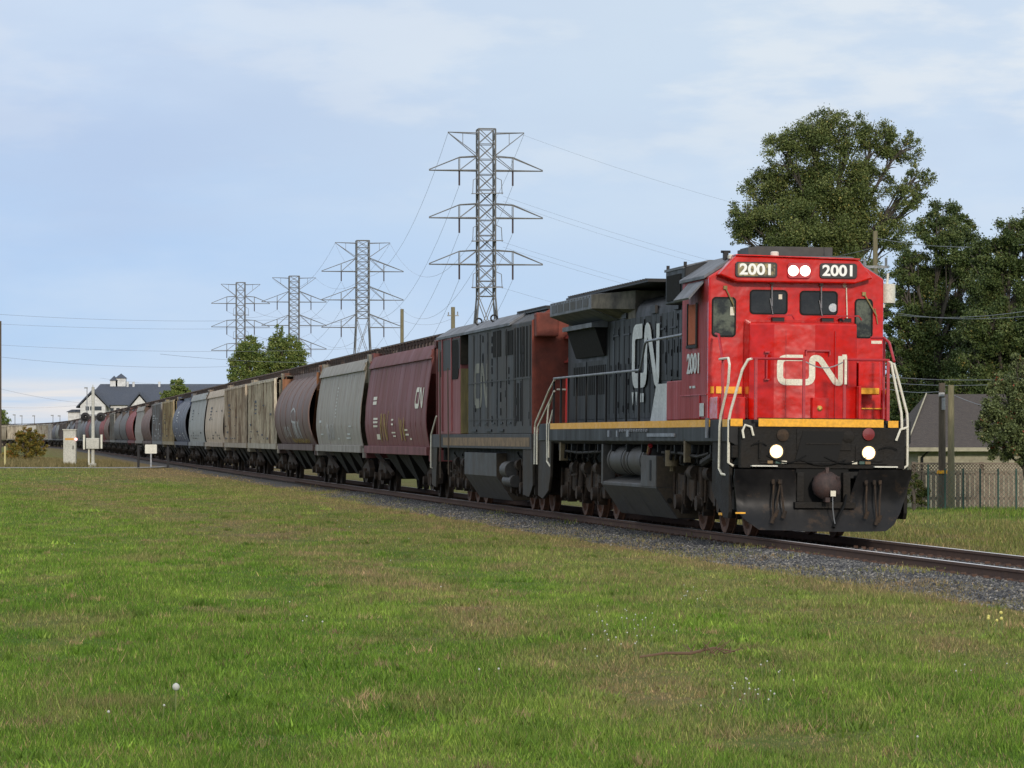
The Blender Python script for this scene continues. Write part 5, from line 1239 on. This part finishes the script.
# ------------------------------------------------------------------ house, fences and poles on the right
Z = 118; hz = -.75
H = empty('house', (P(960, 0, Z).x, Z, hz)); tag(H, 'low cream sided house with a dark shingled roof behind the fence', 'house')
x0, x1 = P(918, 0, Z).x-H.location.x, P(1075, 0, Z).x-H.location.x
ez = P(0, 449, Z).z-hz; rzq = P(0, 397, Z+3).z-hz
mb = MB(); mb.box(x0, x1, 0, 7.2, 0, ez)
k = .12
while k < ez-.05: mb.box(x0-.012, x1+.012, -.014, 0, k, k+.018); k += .14
mb.build('wall', M_siding, H)
mb = MB(); a_, b_ = x0-.45, x1+.3
mb.add([(a_, -.5, ez-.05), (b_, -.5, ez-.05), (b_, 3.6, rzq), (a_+1.1, 3.6, rzq), (a_, 7.7, ez-.05), (b_, 7.7, ez-.05), (a_, -.5, ez+.05), (b_, -.5, ez+.05), (b_, 3.6, rzq+.1), (a_+1.1, 3.6, rzq+.1), (a_, 7.7, ez+.05), (b_, 7.7, ez+.05)],
       [(0, 1, 2, 3), (3, 2, 5, 4), (6, 7, 8, 9), (9, 8, 11, 10), (0, 1, 7, 6), (1, 2, 8, 7), (2, 5, 11, 8), (5, 4, 10, 11), (4, 0, 6, 10), (0, 3, 4), (6, 9, 10)])
mb.build('roof', M_shingle, H)
mb = MB(); mb.box(a_, b_, -.55, -.5, ez-.07, ez+.05); mb.tube([(a_, -.52, ez+.05), (a_+1.1, 3.55, rzq+.12)], .028, 4); mb.build('fascia', M_siding, H)
mb = MB(); mb.tube([(x0+.3, -.5, ez-.05), (x0+.12, -.1, ez-.25), (x0+.1, -.06, .1)], .04, 6); mb.build('downpipe', M_blackp, H)
mb = MB(); mb.box(x0+1.6, x1-1.5, -.03, -.016, .05, ez-.35)
for k in range(4): mb.box(x0+1.6, x1-1.5, -.045, -.03, .3+k*.45, .33+k*.45)
mb.build('garage_door', M_siding, H)
# wooden board fence with lattice top
Z = 99.5; fx0, fx1 = P(912, 0, Z).x, P(1060, 0, Z).x
Fn = empty('board_fence', ((fx0+fx1)/2, Z, 0)); tag(Fn, 'weathered brown board fence with lattice top across the back garden', 'fence')
ox = Fn.location.x
mb = MB(); x = fx0
while x < fx1:
    mb.box(x-ox, x-ox+.105, random.uniform(0, .01), .03, .02, .98+random.uniform(-.012, .012)); x += .128
mb.build('board', M_fence, Fn)
mb = MB(); mb.box(fx0-ox, fx1-ox, .035, .09, .9, .97); mb.box(fx0-ox, fx1-ox, .035, .09, .25, .33); mb.box(fx0-ox, fx1-ox, .0, .06, 1.19, 1.23); mb.box(fx0-ox, fx1-ox, -.005, .06, .985, 1.01)
x = fx0
while x < fx1: mb.box(x-ox, x-ox+.1, .09, .19, 0, 1.25); x += 1.8
mb.build('fence_rail', M_fence, Fn)
mb = MB(); x = fx0
while x < fx1:
    for sg in (-1, 1): mb.tube([(x-ox, .02, 1.0), (x-ox+sg*.18, .02+.01*sg, 1.2)], .013, 4)
    x += .085
mb.build('lattice', M_fence, Fn)
# green chain link fence
Z = 96.2
CF = empty('chain_link_fence', (P(975, 0, Z).x, Z, 0)); tag(CF, 'green posted chain link fence in front of the boards', 'fence'); ox = CF.location.x
for px in (928, 945, 963, 980, 998, 1016, 1036):
    mb = MB(); x = P(px, 0, Z).x-ox; h_ = 1.2 if px < 930 else 1.1
    mb.cyl((x, 0, 0), (x, 0, h_), .022, n=6); mb.build('post', M_green, CF)
mb = MB(); x0, x1 = P(928, 0, Z).x-ox, P(1036, 0, Z).x-ox; x = x0-1.0
while x < x1:
    for sg in (-1, 1):
        a_, b_ = x, x+1.0
        za, zb = (.05, 1.05) if sg > 0 else (1.05, .05)
        ta = max(0, (x0-a_)/1.0); tb = min(1, (x1-a_)/1.0)
        if tb > ta: mb.tube([(a_+ta, .004*sg, za+(zb-za)*ta), (a_+tb, .004*sg, za+(zb-za)*tb)], .0035, 3)
    x += .11
mb.build('wire_mesh', M_green, CF)
def pole(name, px, ytop, ybase, Z, r, m, label, zb=None, extras=None):
    p = P(px, ytop, Z); zb = 0 if zb is None else zb
    o = empty(name, (p.x, Z, zb)); tag(o, label, 'pole')
    mb = MB(); mb.cyl((0, 0, -.3), (0, 0, p.z-zb), r*1.1, r*.9, 12); mb.build('shaft', m, o, smooth=True)
    if extras: extras(o, p.z-zb)
    return o
def ex_meter(o, h):
    mb = MB(); mb.cyl((.02, -.16, h-.7), (.02, -.16, h-.38), .05, n=10); mb.box(-.1, .05, -.15, -.1, h-.35, h-.25); mb.build('terminal_box', M_steel, o)
    mb = MB(); mb.cyl((0, 0, .95), (0, 0, 1.03), .137, n=12); mb.build('marker_band', M_yellow, o)
pole('wooden_pole', 942, 383, 500, 98.6, .095, M_wood, 'older dark wooden pole with terminal box at the board fence', extras=ex_meter)
pole('wooden_pole', 951, 385, 505, 97.6, .088, M_woodl, 'newer pale greenish wooden pole at the board fence')
def ex_arm(o, h):
    mb = MB(); mb.box(-.5, .5, -.1, 0, h-1.4, h-1.3); mb.cyl((.4, -.05, h-1.3), (.4, -.05, h-1.0), .05, n=8); mb.cyl((-.4, -.05, h-1.3), (-.4, -.05, h-1.05), .05, n=8); mb.build('insulator_bracket', M_steel, o)
pole('utility_pole', 875.5, 231, 500, 142, .10, M_woodl, 'tall utility pole rising behind the right side of the cab', extras=ex_arm, zb=-.7)
pole('utility_pole', 453, 307, 0, 330, .2, M_woodl, 'pale wooden pole behind the second locomotive', zb=0, extras=lambda o, h: ex_arm(o, h+.6))
pole('utility_pole', 402, 309, 0, 330, .17, M_woodl, 'pale wooden pole behind the maroon hopper car', zb=0)
pole('utility_pole', -.3, 321, 0, 300, .14, M_wood, 'wooden utility pole cut by the left edge', zb=0)

# ------------------------------------------------------------------ road crossing and signals on the left
M_road = mat('pale gravel road', (.26, .25, .23), (.20, .19, .17), rough=.95, scale=2, amount=.7)
me = bpy.data.meshes.new('gravel_road')
v = []; f = []
rows = [231.0, 234.5, 238.0]; xsr = list(np.linspace(-110, -26, 22)) + [-25, -23, -21.5] + [-18.5, -16, -14] + list(np.linspace(-10, 60, 15))
for yv in rows:
    for x in xsr:
        wv = abs(float(woff(x, yv))); zz = float(gz(x, yv))
        v.append((x, yv, max(zz+.02, .13*max(0, 1-(max(wv-1.6, 0))/2.6)) + (0.008 if yv == 234.5 else 0)))
nr = len(xsr)
for j in range(len(rows)-1):
    for k in range(nr-1):
        if abs(float(woff((xsr[k]+xsr[k+1])/2, 234.5))) > 1.2: f.append((j*nr+k, j*nr+k+1, (j+1)*nr+k+1, (j+1)*nr+k))
me.from_pydata(v, [], f); me.materials.append(M_road); o = bpy.data.objects.new('gravel_road', me); col.objects.link(o); o['kind'] = 'structure'
# crossing signal mast
Z = 243; p = P(93, 467, Z); SG = empty('crossing_signal', (p.x, Z, 0)); tag(SG, 'silver crossing signal mast with black round lamps beside the road', 'signal')
h = P(0, 387, Z).z
mb = MB(); mb.cyl((0, 0, 0), (0, 0, h), .115, .10, 12); mb.cyl((0, 0, 0), (0, 0, .25), .22, n=12); mb.cyl((-.0, -.1, h-.2), (0, -.1, h+.15), .03, n=6); mb.build('mast', M_cabinet, SG, smooth=True)
mb = MB(); mb.box(-.85, .85, -.06, .06, P(0, 415, Z).z-.04, P(0, 415, Z).z+.04); mb.build('lamp_arm', M_steel, SG)
for x in (-.48, .52):
    for zz in (P(0, 417, Z).z,):
        mb = MB(); mb.disc_lathe((x, -.1, zz), (0, -1, .0), [(.30, 0), (.30, .03), (.16, .04), (.15, .22), (.12, .22), (.12, .05)], 18); la = mb.build('flashing_lamp', M_blackp, SG, smooth=True)
        mb = MB(); mb.disc_lathe((x, -.14, zz), (0, -1, 0), [(.11, 0), (.02, .03)], 14); mb.build('lens', M_boardblk, la, smooth=True)
mb = MB(); zc = P(0, 444, Z).z; mb.box(-.42, .42, -.3, .25, zc-.32, zc+.38); mb.build('gate_mechanism', M_cabinet, SG, bevel=.04)
mb = MB(); mb.box(-.62, -.5, -.2, .1, zc-.35, zc+.6); mb.box(.5, .62, -.2, .1, zc-.3, zc+.6); mb.cyl((-.25, -.1, .1), (-.25, -.1, zc-.3), .06, n=8); mb.build('counterweight', M_white, SG, bevel=.02)
for a_ in (25, -25):
    pass
# cabinet
Z = 256; p = P(70, 465, Z); CB = empty('signal_cabinet', (p.x, Z, 0)); tag(CB, 'tall pale grey equipment cabinet left of the crossing signal', 'cabinet'); ht = P(0, 429.5, Z).z
mb = MB(); mb.box(-.42, .42, -.3, .35, .06, ht-.04); mb.build('housing', M_cabinet, CB, bevel=.02)
mb = MB(); mb.box(-.47, .47, -.36, .4, ht-.04, ht+.02); mb.box(-.45, .45, -.33, .38, 0, .06); mb.build('cap', M_cabinet, CB)
mb = MB(); mb.box(-.36, .36, -.315, -.3, .15, ht-.15); dr_ = mb.build('door', M_cabinet, CB); mb = MB(); mb.box(.22, .28, -.35, -.315, ht*.45, ht*.55); mb.build('handle', M_blackp, dr_)
mb = MB(); mb.box(-.3, .3, -.32, -.305, ht-.72, ht-.58); mb.build('warning_strip', mat('orange label', (.55, .28, .05), rough=.5), CB)
mb = MB(); mb.cyl((.45, -.33, ht-.66), (.45, -.42, ht-.66), .1, n=12); mb.build('indicator_lamp', emis('lit red pink lamp', (1, .45, .45), 1.6), CB)
# white sign panel and posts near the track
Z = 235; 
SB = empty('sign_board', (P(151, 0, Z).x, Z, 0)); tag(SB, 'blank cream rectangular sign board beside the track', 'sign')
zc = P(0, 449, Z).z; mb = MB(); mb.prism(rrect(-.37, .37, zc-.28, zc+.28, .05), 'y', -.03, 0); mb.build('panel', M_white, SB)
mb = MB(); mb.box(-.05, .05, 0, .08, 0, zc+.1); mb.build('post', M_steel, SB)
for px, yt, lab in ((138.5, 447, 'short dark post left of the cream sign board'), (168, 448, 'short dark post right of the cream sign board')):
    o = empty('marker_post', (P(px, 0, Z).x, Z, 0)); tag(o, lab, 'post'); mb = MB(); mb.box(-.07, .07, -.07, .07, 0, P(0, yt, Z).z); mb.box(-.07, .22 if px < 150 else .07, -.08, .08, P(0, yt, Z).z, P(0, yt, Z).z+.1); mb.build('shaft', M_blackp, o)
o = empty('marker_post', (P(5, 0, 250).x, 250, 0)); tag(o, 'short pale yellow marker post at the left edge', 'post'); mb = MB(); mb.cyl((0, 0, 0), (0, 0, P(0, 447, 250).z), .06, n=8); mb.cyl((0, 0, P(0, 447, 250).z), (0, 0, P(0, 447, 250).z+.06), .06, .02, n=8); mb.build('shaft', mat('pale yellow post', (.55, .48, .22), rough=.6), o)
# weeds on the bank behind the crossing
g = np.random.default_rng(5); n_ = 26000
yy = g.uniform(240, 300, n_); xx = P(0, 0, 1).x*yy*0 + (g.uniform(-20, 215, n_)-512)/F*yy
kk = woff(xx, yy) < -4; xx, yy = xx[kk], yy[kk]; n_ = len(xx)
zz = gz(xx, yy); hh = g.uniform(.1, .34, n_); aa = g.random(n_)*6.28; wd_ = .018
V = np.stack([np.stack([xx-np.cos(aa)*wd_, yy-np.sin(aa)*wd_, zz], -1), np.stack([xx+np.cos(aa)*wd_, yy+np.sin(aa)*wd_, zz], -1), np.stack([xx+g.normal(0, .08, n_), yy+g.normal(0, .08, n_), zz+hh], -1)], 1).reshape(-1, 3)
scatter_mesh('dry_weeds', V, np.arange(len(V)).reshape(-1, 3), m_rnd('dry weeds', [(0, (.08, .075, .03)), (.5, (.17, .14, .06)), (1, (.28, .22, .11))]), {'rnd': np.repeat(g.random(n_), 3)}, label='straw coloured dry weeds on the low bank by the crossing', cat='weeds')

# ------------------------------------------------------------------ hotel behind the train
Z = 760; HB = empty('hotel', (P(140, 0, Z).x, Z, 0)); tag(HB, 'large white hotel with slate roof, gables and twin cupolas', 'hotel'); ox = HB.location.x
X = lambda px: P(px, 0, Z).x-ox
zt = P(0, 384, Z+8).z; ze = P(0, 405, Z).z
mb = MB(); mb.box(X(84), X(260), 0, 16, 0, ze); mb.build('wall', M_hwall, HB)
mb = MB(); mb.add([(X(82), -.8, ze), (X(262), -.8, ze), (X(262), 16.8, ze), (X(82), 16.8, ze), (X(96), 8, zt), (X(250), 8, zt)], [(0, 1, 5, 4), (2, 3, 4, 5), (1, 2, 5), (3, 0, 4), (0, 3, 2, 1)]); mb.build('roof', M_hroof, HB)
for pxa, pxb, zp in ((82, 107, 393), (133, 149, 396)):
    zg = P(0, zp, Z-3).z; za = P(0, 405.5, Z-3).z
    mb = MB(); mb.prism([(X(pxa), 0), (X(pxb), 0), (X(pxb), za), ((X(pxa)+X(pxb))/2, zg), (X(pxa), za)], 'y', -3, 5); mb.build('gable', M_hwall, HB)
    m_ = (X(pxa)+X(pxb))/2; e = .8
    mb = MB(); mb.add([(X(pxa)-e, -3.4, za-.5), (m_, -3.4, zg+.4), (X(pxb)+e, -3.4, za-.5), (X(pxa)-e, 6, za-.5), (m_, 6, zg+.4), (X(pxb)+e, 6, za-.5), (X(pxa)-e, -3.4, za-.2), (m_, -3.4, zg+.8), (X(pxb)+e, -3.4, za-.2), (X(pxa)-e, 6, za-.2), (m_, 6, zg+.8), (X(pxb)+e, 6, za-.2)], [(0, 1, 4, 3), (1, 2, 5, 4), (6, 9, 10, 7), (7, 10, 11, 8), (0, 6, 7, 1), (1, 7, 8, 2)]); mb.build('gable_roof', M_hroof, HB)
for px in (89, 93.5, 98, 101.5):
    mb = MB(); a_ = X(px); mb.box(a_-.35, a_+.35, -3.05, -3, P(0, 410.5, Z).z, P(0, 406.5, Z).z); mb.build('window', M_hwin, HB)
for px in (112, 118, 124, 156, 162, 168):
    mb = MB(); a_ = X(px); mb.box(a_-.35, a_+.35, -.05, 0, P(0, 412, Z).z, P(0, 408, Z).z); mb.build('window', M_hwin, HB)
mb = MB(); mb.box(X(68), X(84), 0, 8, 0, P(0, 412, Z).z); mb.build('porch', M_hwall, HB)
mb = MB(); mb.prism([(X(66), P(0, 412, Z).z), (X(84), P(0, 412, Z).z), (X(84), P(0, 409.5, Z).z), (X(72), P(0, 409.5, Z).z)], 'y', -.5, 9); mb.build('porch_roof', M_hroof, HB)
for px, zb_ in ((110, 383), (117, 382.5)):
    w_ = .75 if px == 110 else 1.0; hgt = 0 if px == 110 else .35
    zc = P(0, zb_, Z+8).z; mb = MB(); mb.box(X(px)-w_, X(px)+w_, 7, 9, zt-.8, zc+.5+hgt); cu = mb.build('cupola', M_hwall, HB)
    mb = MB(); mb.add([(X(px)-w_*1.15, 6.7, zc+.5+hgt), (X(px)+w_*1.15, 6.7, zc+.5+hgt), (X(px)+w_*1.15, 9.3, zc+.5+hgt), (X(px)-w_*1.15, 9.3, zc+.5+hgt), (X(px), 8, zc+1.5+hgt)], [(0, 1, 4), (1, 2, 4), (2, 3, 4), (3, 0, 4), (0, 3, 2, 1)]); mb.build('cupola_roof', M_hroof, cu)
for px in (124, 130, 156, 176):
    mb = MB(); mb.cyl((X(px), 7, zt-.6), (X(px), 7, zt+.45), .25, n=8); mb.build('roof_vent', M_hwall, HB)
# distant lamp posts on the left
for k, (px, pt) in enumerate(((15, 415), (22, 416), (34.5, 416), (53, 415.5), (60, 416), (87, 388))):
    Z = 870 if px < 80 else 700; 
    o = empty('street_lamp', (P(px, 0, Z).x, Z, 0)); tag(o, 'thin grey lamp post on the horizon left of the hotel' if px < 80 else 'thin tall lamp post at the left corner of the hotel', 'street lamp', 'distant lamp posts' if px < 80 else None)
    mb = MB(); h_ = P(0, pt, Z).z; mb.cyl((0, 0, 0), (0, 0, h_), .12, .08, 6); mb.build('post', M_steel, o); mb = MB(); mb.box(-.5, .1, -.2, .2, h_-.1, h_+.15); mb.build('lamp_head', M_steel, o)
# low distant ridge and buildings on the horizon
M_dist = mat('distant woods with painted haze', (.20, .25, .30), (.25, .29, .33), rough=.95, scale=.01, amount=.8)  # pale blue haze of distance is put into the woods colour
g = np.random.default_rng(9)
xs_ = np.linspace(-2500, 2500, 260); top_ = 15+1.2*np.convolve(g.normal(size=300), np.ones(12)/4, 'same')[:260]
V = []; Fq = []
for k, (x, h_) in enumerate(zip(xs_, top_)):
    V += [(x, 3900, -1), (x, 4050, max(8, h_)*.62), (x, 4300, max(10, h_)), (x, 4900, -1)]
for k in range(259):
    for j in range(3): Fq.append((k*4+j, k*4+j+1, k*4+j+5, k*4+j+4))
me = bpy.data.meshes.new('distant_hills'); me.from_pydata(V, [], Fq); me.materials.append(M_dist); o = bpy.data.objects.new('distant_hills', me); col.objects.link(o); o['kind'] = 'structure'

# ------------------------------------------------------------------ transmission towers
def tower(pxc, Z, ytop, kind, label, ys_, armw, bw=3.1, seed=0):
    sc_ = F/Z
    zt = EYE+(437.5-ytop)/sc_
    T = empty('transmission_tower', (P(pxc, 0, Z).x, Z, 0), R(8)); tag(T, label, 'pylon', 'transmission towers behind the train')
    zk = zt*(.48 if kind == 'peak' else .62); r = .125
    def half(z): return bw/2 if z > zk else bw/2+(zk-z)/zk*(bw*(.75 if kind == 'peak' else .5))
    mb = MB()
    lv = [0, zk*.33, zk*.64, zk]
    for sx in (-1, 1):
        for sy in (-1, 1):
            mb.tube([(sx*half(0), sy*half(0), 0), (sx*half(zk), sy*half(zk), zk), (sx*half(zt), sy*half(zt), zt)], r, 4)
    mb.build('leg', M_tower, T)
    mb = MB(); nseg = 12; z = zk; step = (zt-zk)/11; zz = lv[:-1] + [zk+step*k for k in range(12)]
    for a_, b_ in zip(zz, zz[1:]):
        ha, hb_ = half(a_), half(b_)
        for sd in range(4):
            ca = [(-1, -1), (1, -1), (1, 1), (-1, 1)]; p_, q_ = ca[sd], ca[(sd+1) % 4]
            mb.tube([(p_[0]*ha, p_[1]*ha, a_), (q_[0]*hb_, q_[1]*hb_, b_)], r*.55, 3); mb.tube([(q_[0]*ha, q_[1]*ha, a_), (p_[0]*hb_, p_[1]*hb_, b_)], r*.55, 3)
            mb.tube([(p_[0]*hb_, p_[1]*hb_, b_), (q_[0]*hb_, q_[1]*hb_, b_)], r*.5, 3)
    mb.build('bracing', M_tower, T)
    h = bw/2; tips = []
    # earth wire arm
    wt = armw*.67; z0 = zt-.6
    mb = MB()
    for sx in (-1, 1):
        for sy in (-1, 1):
            mb.tube([(sx*h, sy*h, z0), (sx*wt, 0, z0+.15)], r*.6, 3); mb.tube([(sx*h, sy*h, z0-3.2), (sx*wt, 0, z0+.1)], r*.55, 3)
        mb.tube([(sx*(h+wt)/2, 0, z0), (sx*(h+wt)/2, 0, z0-1.5)], r*.4, 3)
        tips.append((sx*wt, 0, z0))
    mb.tube([(-h, -h, zt), (h, -h, zt), (h, h, zt), (-h, h, zt), (-h, -h, zt)], r*.7, 4); mb.build('earth_wire_arm', M_tower, T)
    for y in ys_:
        z0 = EYE+(437.5-y)/sc_
        mb = MB(); up = 2.0 if kind == 'peak' else 2.1
        for sx in (-1, 1):
            for sy in (-1, 1):
                mb.tube([(sx*h, sy*h, z0), (sx*armw, 0, z0)], r*.7, 4)
                if kind == 'peak':
                    mb.tube([(sx*h, sy*h, z0+up), (sx*armw*.47, sy*h*.5, z0+up*.92), (sx*armw, 0, z0+.1)], r*.6, 4)
                    mb.tube([(sx*armw*.47, sy*h*.5, z0+up*.92), (sx*armw*.47, sy*h*.5, z0)], r*.5, 3); mb.tube([(sx*h, sy*h, z0+up), (sx*armw*.47, sy*h*.5, z0)], r*.5, 3)
                else:
                    mb.tube([(sx*h, sy*h, z0+3.0), (sx*armw, 0, z0+.1)], r*.6, 4); mb.tube([(sx*h, sy*h, z0+3.0), (sx*armw*.52, sy*h*.45, z0)], r*.5, 3); mb.tube([(sx*armw*.52, sy*h*.5, z0+1.6), (sx*armw*.52, sy*h*.5, z0)], r*.45, 3)
        mb.build('crossarm', M_tower, T)
        mb = MB()
        for sx in (-1, 1):
            xx = sx*armw*(.47 if kind == 'peak' else .52); mb.cyl((xx, 0, z0), (xx, 0, z0-2.1), .13, n=6)
            tips.append((xx, 0, z0-2.1))
        mb.build('insulator', M_insul, T)
        if kind == 'peak':
            zp = z0-3.4; mb = MB()
            for sx in (-1, 1):
                mb.tube([(sx*h, -h, zp+2.4), (sx*(h+.8), -h*1.2, zp+2.0), (sx*(h+.9), -h*1.3, zp)], r*.5, 3)
            mb.add([(-h-.9, -h-.4, zp), (h+1.0, -h-.8, zp+.1), (h+.9, h+.4, zp+.3), (-h-.7, h+.4, zp+.2), (-h-.9, -h-.4, zp+.12), (h+1.0, -h-.8, zp+.22), (h+.9, h+.4, zp+.42), (-h-.7, h+.4, zp+.32)], [(0, 1, 2, 3), (4, 5, 6, 7), (0, 1, 5, 4), (1, 2, 6, 5), (2, 3, 7, 6), (3, 0, 4, 7)])
            mb.build('line_platform', M_tower, T)
    M4 = Matrix.Translation(T.location) @ Matrix.Rotation(R(8), 4, 'Z')
    return T, [M4 @ Vector(t_) for t_ in tips]
T1, t1 = tower(486, 530, 129, 'peak', 'tallest and nearest lattice transmission tower, above the second locomotive', [170.5, 218, 264.5], 8.05, 2.35)
T2, t2 = tower(362.5, 835, 240.5, 'plain', 'second tallest lattice tower, above the maroon hopper car', [271.5, 300, 327.5], 9.1, 2.75)
T3, t3 = tower(294, 1045, 276, 'plain', 'lattice tower rising out of the pair of poplars', [302, 325.5, 349], 9.0, 2.75)
T4, t4 = tower(240.5, 1040, 282.5, 'peak', 'leftmost and smallest looking lattice tower, left of the poplars', [303.5, 327, 350.5], 8.05, 2.4)
def cat_pts(a_, b_, sag, n=24):
    return [a_.lerp(b_, k/n) - Vector((0, 0, 4*sag*(k/n)*(1-k/n))) for k in range(n+1)]
def span(label, pairs, sag, r, name='overhead_wires'):
    o = empty(name, pairs[0][0]); tag(o, label, 'wires')
    for a_, b_ in pairs:
        r_w = r*.55; mb = MB(); mb.tube([p-Vector(pairs[0][0]) for p in cat_pts(a_, b_, sag)], r_w, 4); mb.build('wire', M_wire, o)
    return o
order = range(8)
span('high voltage wires sagging between the nearest tower and the second tallest one', [(t1[k], t2[k]) for k in order], 13, .045)
span('high voltage wires sagging between the second tallest tower and the one in the poplars', [(t2[k], t3[k]) for k in order], 6, .055)
span('short wires between the poplar tower and the leftmost tower', [(t3[k], t4[k]) for k in range(2, 8)], 2, .05)
pr = []
for y0_, y1_ in ((196, 254), (201, 262), (242, 284), (247, 290), (288, 312), (134, 196)):
    a_ = P(503 if y0_ > 140 else 521, y0_, 530); b_ = P(1150, y1_+75, 640); pr.append((a_, b_))
span('long wires running right from the nearest tower towards the big oak', pr, 4, .026)
# local wires
span('pair of service wires running right from the tall pole behind the cab', [(P(876, 238, 142), P(1045, 242, 128)), (P(876, 247, 142), P(740, 262, 160)), (P(876, 312, 142), P(1045, 308, 118)), (P(876, 309, 142), P(1045, 314, 118))], .25, .018)
span('service wires strung at fence height between the two short poles', [(P(860, 374, 105), P(1045, 377, 98)), (P(870, 381, 105), P(1045, 381, 98)), (P(951, 394, 98), P(1045, 416, 90)), (P(945, 391, 98.5), P(870, 384, 110))], .12, .012)
span('thin utility wires crossing the left sky between the wooden poles', [(P(0.5, 324, 300), P(402, 322, 330)), (P(.5, 345, 300), P(402, 346, 330)), (P(402, 320, 330), P(453, 318, 330)), (P(-60, 310, 280), P(320, 318, 330)), (P(-60, 372, 290), P(100, 404, 420)), (P(100, 378, 420), P(260, 384, 430)), (P(160, 354, 240), P(402, 357, 330)), (P(-40, 352, 280), P(240, 366, 330)), (P(-40, 404, 500), P(80, 405, 600))], .5, .018)

# ------------------------------------------------------------------ small plants and litter in the lawn
M_seed = mat('white seed head', (.50, .50, .46), rough=.9); M_stem = mat('flower stem', (.14, .17, .05), rough=.8); M_yel = mat('yellow petals', (.62, .55, .15), rough=.7)
def weed_proto(name, m, r_):
    o = empty(name); mb = MB(); mb.tube([(0, 0, 0), (.01, 0, .5), (0, .01, 1)], .006/.14, 4); mb.build('stem', M_stem, o)
    mb = MB(); mb.disc_lathe((0, 0, 1), (0, 0, 1), [(r_*.2, -r_), (r_*.8, -r_*.6), (r_, 0), (r_*.8, r_*.6), (r_*.2, r_)], 8); mb.build('head', m, o, smooth=True); return o
def place_weeds(name, m, spots, label, cat, group, hh=.13, r_=.13):
    pr_ = None
    for k, (px, py) in enumerate(spots):
        Z = F*(EYE)/(py+3-437.5+1e-6); x = (px-512)/F*Z
        o = weed_proto(name, m, r_) if pr_ is None else copy_tree(pr_)
        pr_ = pr_ or o
        h_ = hh*random.uniform(.8, 1.25); Zg = F*(EYE-h_)/(py-437.5); x = (px-512)/F*Zg
        o.location = (x, Zg, float(gz(x, Zg))); o.scale = (h_, h_, h_); o.rotation_euler = (random.uniform(-.15, .15), random.uniform(-.15, .15), random.uniform(0, 6))
        tag(o, label, cat, group)
place_weeds('dandelion_clock', M_seed, [(176, 684)], 'largest round white dandelion clock low on the left of the lawn', 'dandelion', None, .15, .15)
place_weeds('dandelion_clock', M_seed, [(163, 702), (111, 709), (20, 488), (303, 621), (307, 616), (322, 622), (290, 600), (349, 528), (338, 521), (409, 540), (500, 668), (480, 669), (442, 587), (75, 542), (62, 555), (390, 559)], 'small white dandelion clock scattered on the left half of the lawn', 'dandelion', 'dandelion clocks on the left of the lawn', .10, .085)
sp_ = [(random.Random(k).gauss(625, 22), random.Random(k+50).gauss(632, 12)) for k in range(34)] + [(random.Random(k+9).gauss(760, 16), random.Random(k+70).gauss(684, 10)) for k in range(20)] + [(random.Random(k+5).gauss(695, 9), random.Random(k+90).gauss(594, 6)) for k in range(12)] + [(963, 662), (970, 668), (958, 670), (915, 732), (958, 764), (1005, 660), (938, 648), (700, 700)]
place_weeds('white_wildflower', M_seed, sp_, 'tiny white wildflower in a loose patch on the right of the lawn', 'flower', 'white wildflowers on the lawn', .10, .062)
place_weeds('yellow_wildflower', M_yel, [(989, 618), (995, 620), (1003, 612), (1001, 618), (988, 616)], 'pale yellow wildflower in the little group near the ballast at right', 'flower', 'yellow wildflowers near the ballast', .17, .10)
g = random.Random(3); mb = MB(); bz = F*EYE/(664-437.5)
o = empty('fallen_branch', ((690-512)/F*bz, bz, .04)); tag(o, 'dry brown fallen branch lying in the lawn at right', 'branch')
mb.tube([(-.42, 0, .02), (-.2, .05, .05), (.0, 0, .05), (.2, .1, .09), (.38, .08, .06)], [.010, .012, .014, .010, .005], 5)
for k in range(14):
    x = g.uniform(-.1, .35); mb.tube([(x, .02, .05), (x+g.uniform(-.1, .15), g.uniform(-.1, .15), .05+g.uniform(.02, .12))], [.006, .003], 4)
mb.build('twig', mat('dead twig', (.14, .085, .05), rough=.9), o)
